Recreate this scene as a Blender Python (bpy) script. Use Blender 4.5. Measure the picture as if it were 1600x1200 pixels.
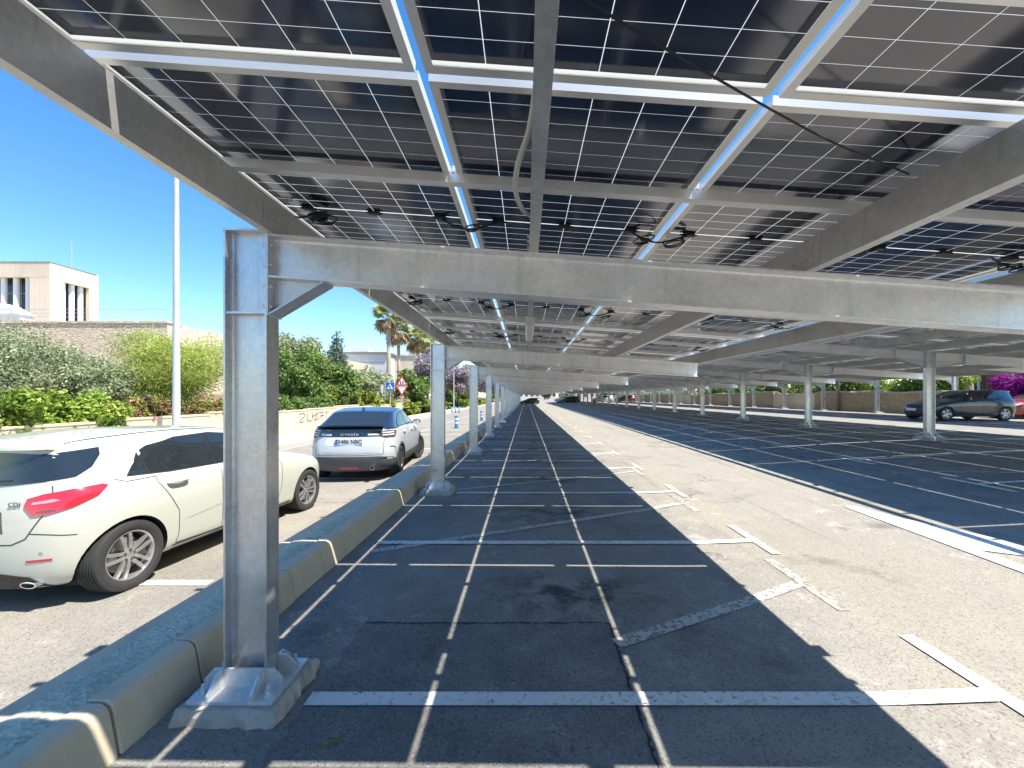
import bpy, bmesh, math, random
import numpy as np
from mathutils import Vector, Matrix, Quaternion
from mathutils.bvhtree import BVHTree

random.seed(7)
rng = np.random.default_rng(11)
R = math.radians
scene = bpy.context.scene
for o in list(bpy.data.objects):
    bpy.data.objects.remove(o)
COL = scene.collection

# ------------------------------------------------------------------ camera
CAM_Z = 1.70
cam_data = bpy.data.cameras.new('camera')
cam_data.sensor_width = 36.0
cam_data.lens = 650.0 * 36.0 / 1600.0
cam_data.shift_x = -22.0 / 1600.0
cam_data.shift_y = 20.0 / 1600.0
cam_data.clip_start = 0.05
cam_data.clip_end = 3000.0
cam = bpy.data.objects.new('camera', cam_data)
cam.location = (0, 0, CAM_Z)
cam.rotation_euler = (R(90), 0, 0)
COL.objects.link(cam)
scene.camera = cam

# ------------------------------------------------------------------ sky and sun
SUN = Vector((0.50, -0.20, 1.0)).normalized()
world = bpy.data.worlds.new('World')
scene.world = world
world.use_nodes = True
wn = world.node_tree
wn.nodes.clear()
sky = wn.nodes.new('ShaderNodeTexSky')
sky.sky_type = 'NISHITA'
sky.sun_disc = False
sky.sun_elevation = math.asin(SUN.z)
sky.sun_rotation = math.atan2(SUN.x, SUN.y)
sky.altitude = 0.0
sky.air_density = 1.0
sky.dust_density = 0.12
sky.ozone_density = 2.2
bg = wn.nodes.new('ShaderNodeBackground')
bg.inputs['Strength'].default_value = 0.107
wo = wn.nodes.new('ShaderNodeOutputWorld')
hsv = wn.nodes.new('ShaderNodeHueSaturation')
hsv.inputs['Saturation'].default_value = 1.30
wn.links.new(sky.outputs['Color'], hsv.inputs['Color'])
wn.links.new(hsv.outputs['Color'], bg.inputs['Color'])
wn.links.new(bg.outputs['Background'], wo.inputs['Surface'])

sun_data = bpy.data.lights.new('sun', 'SUN')
sun_data.energy = 3.9
sun_data.angle = R(0.53)
sun_data.color = (1.0, 0.945, 0.85)
sun_obj = bpy.data.objects.new('sun', sun_data)
sun_obj.rotation_euler = SUN.to_track_quat('Z', 'Y').to_euler()
sun_obj.location = (20, -10, 40)
COL.objects.link(sun_obj)

vs = scene.view_settings
vs.view_transform = 'Standard'
vs.look = 'None'
vs.gamma = 1.0
vs.use_curve_mapping = False
vs.exposure = 1.38
scene.cycles.max_bounces = 5
scene.cycles.use_adaptive_sampling = True
scene.cycles.adaptive_threshold = 0.02
scene.cycles.diffuse_bounces = 4
scene.cycles.glossy_bounces = 4
scene.cycles.transparent_max_bounces = 8
scene.cycles.use_denoising = True
scene.cycles.sample_clamp_indirect = 6.0

# ------------------------------------------------------------------ helpers
class MB:
    """collects shapes into one mesh"""
    def __init__(self):
        self.v = []; self.f = []; self.m = []
    def add(self, verts, faces, mi=0):
        n = len(self.v)
        self.v.extend([tuple(p) for p in verts])
        for f in faces:
            self.f.append(tuple(i + n for i in f)); self.m.append(mi)
        return self
    def box(self, a, b, mi=0, mat=None):
        x0, y0, z0 = a; x1, y1, z1 = b
        vs_ = [(x0,y0,z0),(x1,y0,z0),(x1,y1,z0),(x0,y1,z0),(x0,y0,z1),(x1,y0,z1),(x1,y1,z1),(x0,y1,z1)]
        if mat is not None: vs_ = [mat @ Vector(p) for p in vs_]
        return self.add(vs_, [(0,3,2,1),(4,5,6,7),(0,1,5,4),(1,2,6,5),(2,3,7,6),(3,0,4,7)], mi)
    def prism(self, poly, h0, h1, frame=lambda a, b, h: (a, b, h), mi=0):
        """poly (a,b) extruded from h0 to h1 through frame(a,b,h)"""
        n = len(poly)
        vs_ = [frame(a, b, h0) for a, b in poly] + [frame(a, b, h1) for a, b in poly]
        fs = [tuple(range(n - 1, -1, -1)), tuple(range(n, 2 * n))]
        for i in range(n):
            j = (i + 1) % n
            fs.append((i, j, n + j, n + i))
        return self.add(vs_, fs, mi)
    def tube(self, pts, radii, seg=8, mi=0, cap=True):
        pts = [Vector(p) for p in pts]
        if not hasattr(radii, '__len__'): radii = [radii] * len(pts)
        base = len(self.v)
        up = Vector((0.13, 0.21, 1)).normalized()
        for i, p in enumerate(pts):
            t = (pts[min(i + 1, len(pts) - 1)] - pts[max(i - 1, 0)])
            t = t.normalized() if t.length > 1e-9 else Vector((0, 0, 1))
            u = t.cross(up)
            if u.length < 1e-3: u = t.cross(Vector((1, 0, 0)))
            u.normalize(); w = u.cross(t)
            for k in range(seg):
                a = 2 * math.pi * k / seg
                self.v.append(tuple(p + (u * math.cos(a) + w * math.sin(a)) * radii[i]))
        for i in range(len(pts) - 1):
            for k in range(seg):
                k2 = (k + 1) % seg
                self.f.append((base + i*seg + k, base + i*seg + k2, base + (i+1)*seg + k2, base + (i+1)*seg + k)); self.m.append(mi)
        if cap:
            self.f.append(tuple(base + k for k in range(seg - 1, -1, -1))); self.m.append(mi)
            e = base + (len(pts) - 1) * seg
            self.f.append(tuple(e + k for k in range(seg))); self.m.append(mi)
        return self
    def lathe(self, prof, seg=32, axis='x', centre=(0, 0, 0), mi=0, close=False):
        """prof: list of (h, r) revolved about axis"""
        base = len(self.v); c = Vector(centre)
        for h, r in prof:
            for k in range(seg):
                a = 2 * math.pi * k / seg
                if axis == 'x': p = (h, r*math.cos(a), r*math.sin(a))
                elif axis == 'z': p = (r*math.cos(a), r*math.sin(a), h)
                else: p = (r*math.sin(a), h, r*math.cos(a))
                self.v.append(tuple(c + Vector(p)))
        n = len(prof)
        for i in range(n if close else n - 1):
            i2 = (i + 1) % n
            for k in range(seg):
                k2 = (k + 1) % seg
                self.f.append((base+i*seg+k, base+i*seg+k2, base+i2*seg+k2, base+i2*seg+k)); self.m.append(mi)
        return self
    def mesh(self, name, mats, smooth=False, angle=None, fix=True):
        me = bpy.data.meshes.new(name)
        me.from_pydata(self.v, [], self.f)
        if not isinstance(mats, (list, tuple)): mats = [mats]
        for m in mats: me.materials.append(m)
        if any(self.m): me.polygons.foreach_set('material_index', self.m)
        if fix:
            bm = bmesh.new(); bm.from_mesh(me)
            bmesh.ops.recalc_face_normals(bm, faces=bm.faces)
            bm.to_mesh(me); bm.free()
        if smooth:
            me.polygons.foreach_set('use_smooth', [True] * len(me.polygons))
            if angle: me.set_sharp_from_angle(angle=R(angle))
        me.update()
        return me

def link(name, me, parent=None, loc=None, rot=None, label=None, cat=None, group=None, kind=None, mat=None):
    o = bpy.data.objects.new(name, me)
    COL.objects.link(o)
    if parent is not None: o.parent = parent
    if mat is not None: o.matrix_local = mat
    if loc is not None: o.location = loc
    if rot is not None: o.rotation_euler = rot
    tag(o, label, cat, group, kind)
    return o

def tag(o, label=None, cat=None, group=None, kind=None):
    if label: o['label'] = label
    if cat: o['category'] = cat
    if group: o['group'] = group
    if kind: o['kind'] = kind
    return o

def thing(name, loc, label, cat, group=None, rz=0.0):
    return link(name, None, loc=loc, rot=(0, 0, rz), label=label, cat=cat, group=group)

def copy_tree(o, parent=None):
    c = o.copy(); COL.objects.link(c)
    if parent is not None:
        c.parent = parent; c.matrix_parent_inverse = o.matrix_parent_inverse.copy()
    for ch in list(o.children):
        copy_tree(ch, c)
    return c

# ------------------------------------------------------------------ materials
class NT:
    def __init__(self, name):
        self.mat = bpy.data.materials.new(name); self.mat.use_nodes = True
        self.t = self.mat.node_tree; self.t.nodes.clear()
        self.out = self.n('ShaderNodeOutputMaterial')
    def n(self, typ, **kw):
        nd = self.t.nodes.new(typ)
        for k, v in kw.items(): setattr(nd, k, v)
        return nd
    def l(self, a, b): self.t.links.new(a, b)
    def coord(self, kind='Object'):
        return self.n('ShaderNodeTexCoord').outputs[kind]
    def world(self):
        return self.n('ShaderNodeNewGeometry').outputs['Position']
    def mapping(self, src, scale=(1, 1, 1), loc=(0, 0, 0)):
        m = self.n('ShaderNodeMapping'); m.inputs['Scale'].default_value = scale; m.inputs['Location'].default_value = loc
        self.l(src, m.inputs['Vector']); return m.outputs['Vector']
    def noise(self, vec, scale, detail=4, rough=0.55, dist=0.0):
        n = self.n('ShaderNodeTexNoise'); n.inputs['Scale'].default_value = scale
        n.inputs['Detail'].default_value = detail; n.inputs['Roughness'].default_value = rough
        n.inputs['Distortion'].default_value = dist
        self.l(vec, n.inputs['Vector']); return n.outputs['Fac']
    def voronoi(self, vec, scale, feature='F1', out='Distance', rnd=1.0):
        n = self.n('ShaderNodeTexVoronoi', feature=feature); n.inputs['Scale'].default_value = scale
        n.inputs['Randomness'].default_value = rnd
        self.l(vec, n.inputs['Vector']); return n.outputs[out]
    def ramp(self, fac, stops, interp='LINEAR'):
        r = self.n('ShaderNodeValToRGB'); cr = r.color_ramp; cr.interpolation = interp
        while len(cr.elements) < len(stops): cr.elements.new(0.5)
        for e, (p, c) in zip(cr.elements, stops):
            e.position = p
            e.color = (c, c, c, 1) if not hasattr(c, '__len__') else (*c, 1)
        self.l(fac, r.inputs['Fac']); return r.outputs['Color']
    def mix(self, a, b, fac, mode='MIX'):
        m = self.n('ShaderNodeMix', data_type='RGBA', blend_type=mode)
        for sock, val in ((m.inputs['Factor'], fac), (m.inputs[6], a), (m.inputs[7], b)):
            if hasattr(val, 'is_linked') or isinstance(val, bpy.types.NodeSocket): self.l(val, sock)
            elif isinstance(val, (int, float)):
                sock.default_value = val if sock.type == 'VALUE' else (val, val, val, 1)
            else: sock.default_value = (*val, 1)
        return m.outputs[2]
    def math(self, op, a, b=0.0, clamp=False):
        m = self.n('ShaderNodeMath', operation=op); m.use_clamp = clamp
        for i, val in enumerate((a, b)):
            if isinstance(val, bpy.types.NodeSocket): self.l(val, m.inputs[i])
            else: m.inputs[i].default_value = val
        return m.outputs[0]
    def bump(self, h, strength=0.3, dist=0.01, normal=None):
        b = self.n('ShaderNodeBump'); b.inputs['Strength'].default_value = strength; b.inputs['Distance'].default_value = dist
        self.l(h, b.inputs['Height'])
        if normal is not None: self.l(normal, b.inputs['Normal'])
        return b.outputs['Normal']
    def bsdf(self, color, rough=0.6, metal=0.0, spec=0.5, normal=None, **kw):
        p = self.n('ShaderNodeBsdfPrincipled')
        for name, val in (('Base Color', color), ('Roughness', rough), ('Metallic', metal), ('Specular IOR Level', spec)):
            if isinstance(val, bpy.types.NodeSocket): self.l(val, p.inputs[name])
            elif hasattr(val, '__len__'): p.inputs[name].default_value = (*val, 1)
            else: p.inputs[name].default_value = val
        for k, val in kw.items():
            nm = k.replace('_', ' ')
            if isinstance(val, bpy.types.NodeSocket): self.l(val, p.inputs[nm])
            else: p.inputs[nm].default_value = val
        if normal is not None: self.l(normal, p.inputs['Normal'])
        return p.outputs['BSDF']
    def done(self, shader):
        self.l(shader, self.out.inputs['Surface']); return self.mat

def simple(name, color, rough=0.6, metal=0.0, spec=0.5, vary=0.0, vscale=6.0, **kw):
    t = NT(name)
    if vary:
        f = t.noise(t.world(), vscale, 5, 0.6)
        c = t.mix([max(0, x * (1 - vary)) for x in color], [min(1, x * (1 + vary)) for x in color], f)
    else:
        c = color
    return t.done(t.bsdf(c, rough, metal, spec, **kw))

def galvanised(name, base=0.55, tint=(0.98, 0.99, 1.0), rough=0.42, metal=0.75):
    t = NT(name); w = t.world()
    a = t.noise(w, 3.0, 6, 0.65); b = t.voronoi(t.mapping(w, (1, 1, 1)), 45.0, 'F1', 'Color')
    c = t.n('ShaderNodeSeparateColor'); t.l(b, c.inputs[0])
    spangle = t.math('MULTIPLY', c.outputs[0], 0.30)
    v = t.math('ADD', t.math('MULTIPLY', t.ramp(a, [(0.3, 0.0), (0.7, 1.0)]), 0.55), spangle)
    lo = [base * 0.76 * x for x in tint]; hi = [min(1, base * 1.14 * x) for x in tint]
    col = t.mix(lo, hi, v)
    drip = t.noise(t.mapping(w, (9, 9, 0.8)), 2.0, 4, 0.6)
    col = t.mix(col, [base * 0.55 * x for x in tint], t.ramp(drip, [(0.56, 0.0), (0.78, 0.6)]))
    r = t.ramp(a, [(0.3, rough - 0.08), (0.7, rough + 0.14)])
    nrm = t.bump(t.noise(w, 60, 3), 0.06, 0.004)
    return t.done(t.bsdf(col, r, metal, 0.5, nrm))

def asphalt(name, dark, light, dust=(0.30, 0.265, 0.205), dust_amt=0.0, oil=0.5, aisle=False):
    t = NT(name); w = t.world()
    big = t.noise(w, 0.35, 5, 0.6); mid = t.noise(w, 2.2, 6, 0.65)
    fine = t.noise(w, 95, 3, 0.7)
    grit = t.voronoi(w, 105, 'F1', 'Color'); g = t.n('ShaderNodeSeparateColor'); t.l(grit, g.inputs[0])
    base = t.mix(dark, light, t.ramp(mid, [(0.25, 0.0), (0.75, 1.0)]))
    base = t.mix(base, [c * 0.55 for c in dark], t.ramp(big, [(0.30, 0.55), (0.52, 0.0)]))
    dustf = t.math('MULTIPLY', t.ramp(t.noise(t.mapping(w, (1.0, 0.25, 1)), 0.9, 6, 0.62), [(0.35, 0.0), (0.75, 1.0)]), dust_amt)
    if aisle:
        sx = t.n('ShaderNodeSeparateXYZ'); t.l(w, sx.inputs[0])
        band = t.ramp(t.math('DIVIDE', sx.outputs[0], 10.0), [(0.17, 0.0), (0.27, 1.0), (0.55, 0.9), (0.64, 0.0)])
        wob = t.ramp(t.noise(t.mapping(w, (1, 0.15, 1)), 1.3, 6, 0.6), [(0.25, 0.45), (0.7, 1.0)])
        dustf = t.math('ADD', dustf, t.math('MULTIPLY', t.math('MULTIPLY', band, wob), 0.8), True)
    base = t.mix(base, dust, dustf)
    if aisle:
        # oil drips near the middle of each stall, tyre tracks along the driving lane
        sy = t.math('FRACT', t.math('DIVIDE', t.math('SUBTRACT', sx.outputs[1], 2.33), 2.5))
        dy = t.math('ABSOLUTE', t.math('SUBTRACT', sy, 0.5)); dx = t.math('ABSOLUTE', t.math('SUBTRACT', sx.outputs[0], 0.40))
        near = t.math('MULTIPLY', t.ramp(dy, [(0.05, 1.0), (0.26, 0.0)]), t.ramp(dx, [(0.3, 1.0), (1.25, 0.0)]))
        spots = t.ramp(t.noise(w, 3.2, 6, 0.62, 0.5), [(0.42, 0.0), (0.60, 1.0)])
        base = t.mix(base, [c * 0.28 for c in dark], t.math('MULTIPLY', t.math('MULTIPLY', near, spots), 0.9))
        tr = t.noise(t.mapping(w, (3.2, 0.10, 1)), 1.6, 5, 0.65)
        base = t.mix(base, [c * 0.55 for c in dark], t.math('MULTIPLY', t.ramp(tr, [(0.56, 0.0), (0.70, 0.45)]), band))
    blot = t.math('MULTIPLY', t.ramp(t.noise(w, 5.5, 7, 0.7, 0.8), [(0.56, 0.0), (0.68, 1.0)]), t.ramp(t.noise(w, 0.8, 3), [(0.42, 0.0), (0.62, 0.42)]))
    base = t.mix(base, [c * 2.2 for c in light], blot)
    base = t.mix(base, [c * 0.35 for c in dark], t.math('MULTIPLY', t.ramp(t.noise(w, 1.1, 4, 0.5, 0.6), [(0.60, 0.0), (0.72, 1.0)]), oil))
    base = t.mix(base, t.mix(base, 0.55, 0.35), t.ramp(g.outputs[0], [(0.80, 0.0), (0.95, 0.50)]))
    base = t.mix(base, 0.01, t.ramp(g.outputs[1], [(0.72, 0.0), (0.97, 0.42)]))
    crack = t.voronoi(t.mapping(w, (1, 1, 0)), 0.33, 'DISTANCE_TO_EDGE', 'Distance')
    wcr = t.n('ShaderNodeVectorMath', operation='ADD')
    sc = t.n('ShaderNodeTexNoise'); sc.inputs['Scale'].default_value = 2.5; sc.inputs['Detail'].default_value = 6; t.l(w, sc.inputs['Vector'])
    t.l(w, wcr.inputs[0]); t.l(sc.outputs['Color'], wcr.inputs[1])
    crack = t.voronoi(t.mapping(wcr.outputs[0], (1, 1, 0)), 0.33, 'DISTANCE_TO_EDGE', 'Distance')
    cf = t.math('MULTIPLY', t.ramp(crack, [(0.0, 1.0), (0.006, 0.0)]), t.ramp(t.noise(w, 0.5, 3), [(0.5, 0.0), (0.6, 0.7)]))
    base = t.mix(base, 0.012, cf)
    h = t.math('ADD', t.math('MULTIPLY', g.outputs[2], 0.6), fine)
    nrm = t.bump(h, 0.55, 0.006)
    return t.done(t.bsdf(base, 0.88, 0.0, 0.25, nrm))

def paint_marking(name, wear, col=(0.62, 0.62, 0.60), under=(0.10, 0.10, 0.10)):
    t = NT(name); w = t.world()
    n1 = t.noise(w, 26, 8, 0.75); n2 = t.voronoi(w, 70, 'DISTANCE_TO_EDGE', 'Distance')
    f = t.ramp(n1, [(wear - 0.05, 0.0), (wear + 0.05, 1.0)])
    if wear > 0.42:
        f = t.math('MULTIPLY', f, t.ramp(n2, [(0.02, 0.25), (0.10, 1.0)]))
    c = t.mix(under, t.mix(col, [x * 0.75 for x in col], t.noise(w, 3, 4)), f)
    return t.done(t.bsdf(c, 0.75, 0, 0.3, t.bump(t.noise(w, 120, 3), 0.3, 0.004)))

def leaf_mat(name, a, b, c=None, trans=0.35):
    t = NT(name)
    geo = t.n('ShaderNodeNewGeometry')
    stops = [(0.0, a), (0.6, b)] + ([(1.0, c)] if c else [])
    col = t.ramp(geo.outputs['Random Per Island'], stops)
    big = t.noise(geo.outputs['Position'], 0.9, 3)
    col = t.mix(col, t.mix(col, 0.0, 0.35), t.ramp(big, [(0.4, 0.0), (0.7, 1.0)]))
    d = t.bsdf(col, 0.55, 0, 0.35)
    tr = t.n('ShaderNodeBsdfTranslucent'); t.l(t.mix(col, (1, 1, 0.4), 0.25, 'MULTIPLY'), tr.inputs['Color'])
    ms = t.n('ShaderNodeMixShader'); ms.inputs[0].default_value = trans
    t.l(d, ms.inputs[1]); t.l(tr.outputs[0], ms.inputs[2])
    return t.done(ms.outputs[0])

def bark_mat(name, a, b, sc=8):
    t = NT(name); w = t.world()
    n = t.noise(t.mapping(w, (1, 1, 0.3)), sc, 6, 0.7)
    return t.done(t.bsdf(t.mix(a, b, n), 0.9, 0, 0.2, t.bump(n, 0.7, 0.03)))

def stone_mat(name, a, b, mortar, sc=3.0, ratio=(0.6, 0.6, 1.3), depth=0.05):
    t = NT(name); w = t.world()
    vec = t.mapping(w, ratio)
    e = t.voronoi(vec, sc, 'DISTANCE_TO_EDGE', 'Distance', 0.85)
    cc = t.voronoi(vec, sc, 'F1', 'Color', 0.85)
    s = t.n('ShaderNodeSeparateColor'); t.l(cc, s.inputs[0])
    n = t.noise(w, 6, 6, 0.7)
    col = t.mix(t.mix(a, b, s.outputs[0]), [x * 0.6 for x in a], t.ramp(n, [(0.4, 0.0), (0.8, 0.7)]))
    k = t.ramp(e, [(0.02, 0.0), (0.07, 1.0)])
    col = t.mix(mortar, col, k)
    h = t.math('ADD', t.math('MULTIPLY', k, 1.0), t.math('MULTIPLY', n, 0.6))
    return t.done(t.bsdf(col, 0.92, 0, 0.2, t.bump(h, 0.9, depth)))

M = {}
M['steel'] = galvanised('galvanised_steel', 0.92, rough=0.36, metal=0.38)
M['column'] = galvanised('galvanised_column', 0.70, (0.97, 0.99, 1.02), 0.30, 0.80)
M['purlin'] = galvanised('galvanised_purlin', 0.64, (1.0, 1.0, 0.98), 0.38, 0.50)
M['plate'] = galvanised('galvanised_plate', 0.74, (0.97, 0.99, 1.01), 0.40, 0.45)
M['alu'] = simple('aluminium', (0.82, 0.81, 0.78), 0.36, 0.5, vary=0.08, vscale=9)
M['frame'] = simple('panel_frame_aluminium', (0.84, 0.82, 0.77), 0.40, 0.35, vary=0.06, vscale=4)

def cell_mat():
    t = NT('solar_cell')
    o = t.coord('Object')
    w = t.n('ShaderNodeTexWave', wave_type='BANDS', bands_direction='X'); w.inputs['Scale'].default_value = 17.5
    t.l(o, w.inputs['Vector'])
    bus = t.ramp(w.outputs['Fac'], [(0.93, 0.0), (0.99, 1.0)])
    n = t.noise(t.world(), 2.3, 3)
    base = t.mix((0.005, 0.009, 0.026), (0.010, 0.015, 0.044), n)
    col = t.mix(base, (0.05, 0.055, 0.075), t.math('MULTIPLY', bus, 0.7))
    r = t.ramp(t.noise(t.world(), 1.7, 5, 0.6), [(0.3, 0.07), (0.75, 0.20)])
    return t.done(t.bsdf(col, r, 0.0, 0.9, IOR=1.75, Specular_Tint=(0.86, 0.88, 1.0, 1.0)))
M['cell'] = cell_mat()

def laminate_mat():
    t = NT('panel_laminate')
    d = t.bsdf((0.62, 0.62, 0.60), 0.2, 0, 0.5)
    tr = t.n('ShaderNodeBsdfTranslucent'); tr.inputs['Color'].default_value = (0.92, 0.92, 0.88, 1)
    ms = t.n('ShaderNodeMixShader'); ms.inputs[0].default_value = 0.55
    t.l(d, ms.inputs[1]); t.l(tr.outputs[0], ms.inputs[2])
    return t.done(ms.outputs[0])
M['laminate'] = laminate_mat()
M['black_plastic'] = simple('black_plastic', (0.012, 0.012, 0.013), 0.5)
M['cable'] = simple('cable_black', (0.015, 0.015, 0.016), 0.55)
M['conduit'] = simple('conduit_grey', (0.52, 0.52, 0.48), 0.5)
M['diffuser'] = simple('lamp_diffuser', (0.86, 0.86, 0.83), 0.25, vary=0.05)
M['lamp_body'] = simple('lamp_body', (0.62, 0.62, 0.60), 0.5)
M['asphalt_lot'] = asphalt('asphalt_lot', (0.205, 0.200, 0.190), (0.335, 0.320, 0.290), dust=(0.335, 0.302, 0.242), dust_amt=0.35, oil=0.5, aisle=True)
M['asphalt_patch'] = asphalt('asphalt_patch', (0.13, 0.129, 0.126), (0.275, 0.266, 0.25), dust_amt=0.12, oil=0.7)
M['asphalt_road'] = asphalt('asphalt_road', (0.21, 0.195, 0.170), (0.295, 0.272, 0.232), dust=(0.38, 0.335, 0.26), dust_amt=0.55, oil=0.15)
M['paint'] = paint_marking('white_road_paint', 0.405, (0.82, 0.81, 0.77))
M['paint_worn'] = paint_marking('worn_road_paint', 0.46, (0.70, 0.685, 0.63), (0.14, 0.138, 0.13))
M['paint_faint'] = paint_marking('faint_road_paint', 0.49, (0.58, 0.55, 0.48), (0.20, 0.19, 0.17))
M['earth'] = simple('earth', (0.26, 0.21, 0.14), 0.95, spec=0.1, vary=0.4, vscale=1.2)
M['soil'] = simple('garden_soil', (0.20, 0.15, 0.09), 0.95, spec=0.1, vary=0.45, vscale=2.5)

def concrete(name, a, b, sc=4.0, bump=0.4):
    t = NT(name); w = t.world()
    n = t.noise(w, sc, 8, 0.7); f = t.noise(w, 90, 3, 0.7); s = t.noise(t.mapping(w, (1, 1, 0.25)), sc * 0.6, 5, 0.6)
    c = t.mix(a, b, n); c = t.mix(c, [x * 0.55 for x in a], t.ramp(s, [(0.52, 0.0), (0.8, 0.7)]))
    c = t.mix(c, [x * 0.6 for x in a], t.ramp(f, [(0.58, 0.0), (0.75, 0.5)]))
    return t.done(t.bsdf(c, 0.9, 0, 0.25, t.bump(f, bump, 0.005)))
M['kerb'] = concrete('kerb_concrete', (0.54, 0.445, 0.32), (0.68, 0.575, 0.43))
M['footing'] = concrete('footing_concrete', (0.34, 0.315, 0.275), (0.56, 0.525, 0.47), 16.0, 1.0)
M['sidewalk'] = concrete('sidewalk_concrete', (0.44, 0.38, 0.29), (0.56, 0.49, 0.38), 1.5)

def green_strip():
    t = NT('green_aggregate'); w = t.world()
    v = t.voronoi(w, 55, 'F1', 'Color'); s = t.n('ShaderNodeSeparateColor'); t.l(v, s.inputs[0])
    n = t.noise(w, 5, 6, 0.7)
    c = t.mix((0.44, 0.44, 0.335), (0.68, 0.67, 0.53), s.outputs[0])
    c = t.mix(c, (0.26, 0.30, 0.22), t.ramp(n, [(0.45, 0.0), (0.8, 0.8)]))
    h = t.voronoi(w, 55, 'F1', 'Distance')
    return t.done(t.bsdf(c, 0.9, 0, 0.25, t.bump(h, 0.9, 0.01)))
M['green'] = green_strip()
M['wall_ochre'] = concrete('ochre_wall', (0.62, 0.49, 0.34), (0.74, 0.61, 0.45), 1.2, 0.25)
M['stone_wall'] = stone_mat('pale_stone_wall', (0.78, 0.62, 0.45), (0.88, 0.74, 0.57), (0.66, 0.51, 0.36), 3.6, (0.5, 0.5, 1.5), 0.06)
M['seam_dark'] = simple('crumbled_seam', (0.06, 0.06, 0.062), 0.95, spec=0.1, vary=0.5, vscale=40)
M['stone_right'] = stone_mat('rubble_stone_wall', (0.46, 0.33, 0.19), (0.60, 0.46, 0.30), (0.46, 0.36, 0.24), 6.5, (0.8, 0.8, 1.1), 0.04)
M['precast'] = concrete('precast_facade', (0.64, 0.535, 0.41), (0.72, 0.615, 0.485), 0.25, 0.1)
M['white_wall'] = concrete('white_wall', (0.68, 0.66, 0.62), (0.76, 0.74, 0.70), 0.5, 0.1)
M['grey_clad'] = concrete('grey_cladding', (0.50, 0.54, 0.57), (0.58, 0.62, 0.65), 0.6, 0.1)
M['roof_trim'] = simple('roof_trim', (0.20, 0.20, 0.20), 0.6)
M['dark_glass'] = simple('dark_glazing', (0.05, 0.06, 0.07), 0.15)
M['white_paint'] = simple('white_painted_metal', (0.72, 0.73, 0.72), 0.4, vary=0.05)
M['lamp_post'] = concrete('lamp_post_paint', (0.46, 0.47, 0.48), (0.56, 0.57, 0.57), 3.0, 0.05)
M['rail_metal'] = simple('railing_metal', (0.45, 0.46, 0.47), 0.5, 0.4)
M['ink'] = simple('spray_paint_black', (0.03, 0.03, 0.03), 0.7)
M['sign_blue'] = simple('sign_blue', (0.012, 0.12, 0.50), 0.4)
M['sign_red'] = simple('sign_red', (0.60, 0.035, 0.03), 0.4)
M['sign_white'] = simple('sign_white', (0.78, 0.78, 0.76), 0.4)
M['bollard_blue'] = simple('bollard_blue', (0.02, 0.22, 0.58), 0.4)
M['wood'] = bark_mat('post_wood', (0.22, 0.17, 0.12), (0.34, 0.28, 0.22))
M['brown_screen'] = simple('brown_screen', (0.12, 0.085, 0.055), 0.85, vary=0.3, vscale=5)
# cars
M['car_white'] = simple('car_paint_white', (0.55, 0.545, 0.465), 0.30, spec=0.5, Coat_Weight=0.8, Coat_Roughness=0.05)
M['car_white2'] = simple('car_paint_pearl', (0.50, 0.52, 0.53), 0.30, spec=0.5, Coat_Weight=0.8, Coat_Roughness=0.05)
M['car_black'] = simple('car_paint_black', (0.012, 0.014, 0.022), 0.22, Coat_Weight=1.0, Coat_Roughness=0.04)
M['car_dark'] = simple('car_paint_charcoal', (0.032, 0.037, 0.043), 0.30, 0.3, Coat_Weight=1.0, Coat_Roughness=0.04)
M['car_red'] = simple('car_paint_red', (0.30, 0.035, 0.015), 0.30, Coat_Weight=1.0, Coat_Roughness=0.05)
M['car_silver'] = simple('car_paint_silver', (0.42, 0.43, 0.45), 0.30, 0.5, Coat_Weight=1.0, Coat_Roughness=0.05)
M['car_glass'] = simple('car_glass', (0.018, 0.024, 0.028), 0.04, spec=0.8)
M['car_trim'] = simple('car_trim_black', (0.018, 0.018, 0.02), 0.45)
M['cladding'] = simple('grey_cladding_plastic', (0.085, 0.092, 0.10), 0.6)
M['seam'] = simple('panel_seam', (0.05, 0.05, 0.048), 0.7)
M['tyre'] = simple('tyre_rubber', (0.035, 0.034, 0.033), 0.8, vary=0.35, vscale=12)
M['rim'] = simple('alloy_rim', (0.62, 0.61, 0.59), 0.32, 0.8)
M['rim_dark'] = simple('alloy_rim_dark', (0.20, 0.20, 0.20), 0.35, 0.8)
M['chrome'] = simple('chrome', (0.80, 0.80, 0.80), 0.12, 1.0)
M['tail_red'] = simple('tail_lamp_red', (0.52, 0.020, 0.035), 0.12, Coat_Weight=1.0)
M['tail_pink'] = simple('tail_lamp_clear', (0.70, 0.30, 0.30), 0.15, Coat_Weight=1.0)
M['tail_dark'] = simple('tail_lamp_smoked', (0.10, 0.06, 0.06), 0.12, Coat_Weight=1.0)
M['plate_white'] = simple('number_plate', (0.62, 0.66, 0.70), 0.4)
M['brake'] = simple('brake_metal', (0.25, 0.23, 0.22), 0.5, 0.7)
M['wheel_well'] = simple('wheel_well', (0.012, 0.012, 0.012), 0.9)
M['lens_clear'] = simple('headlamp_lens', (0.55, 0.58, 0.60), 0.08, Coat_Weight=1.0)
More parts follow.
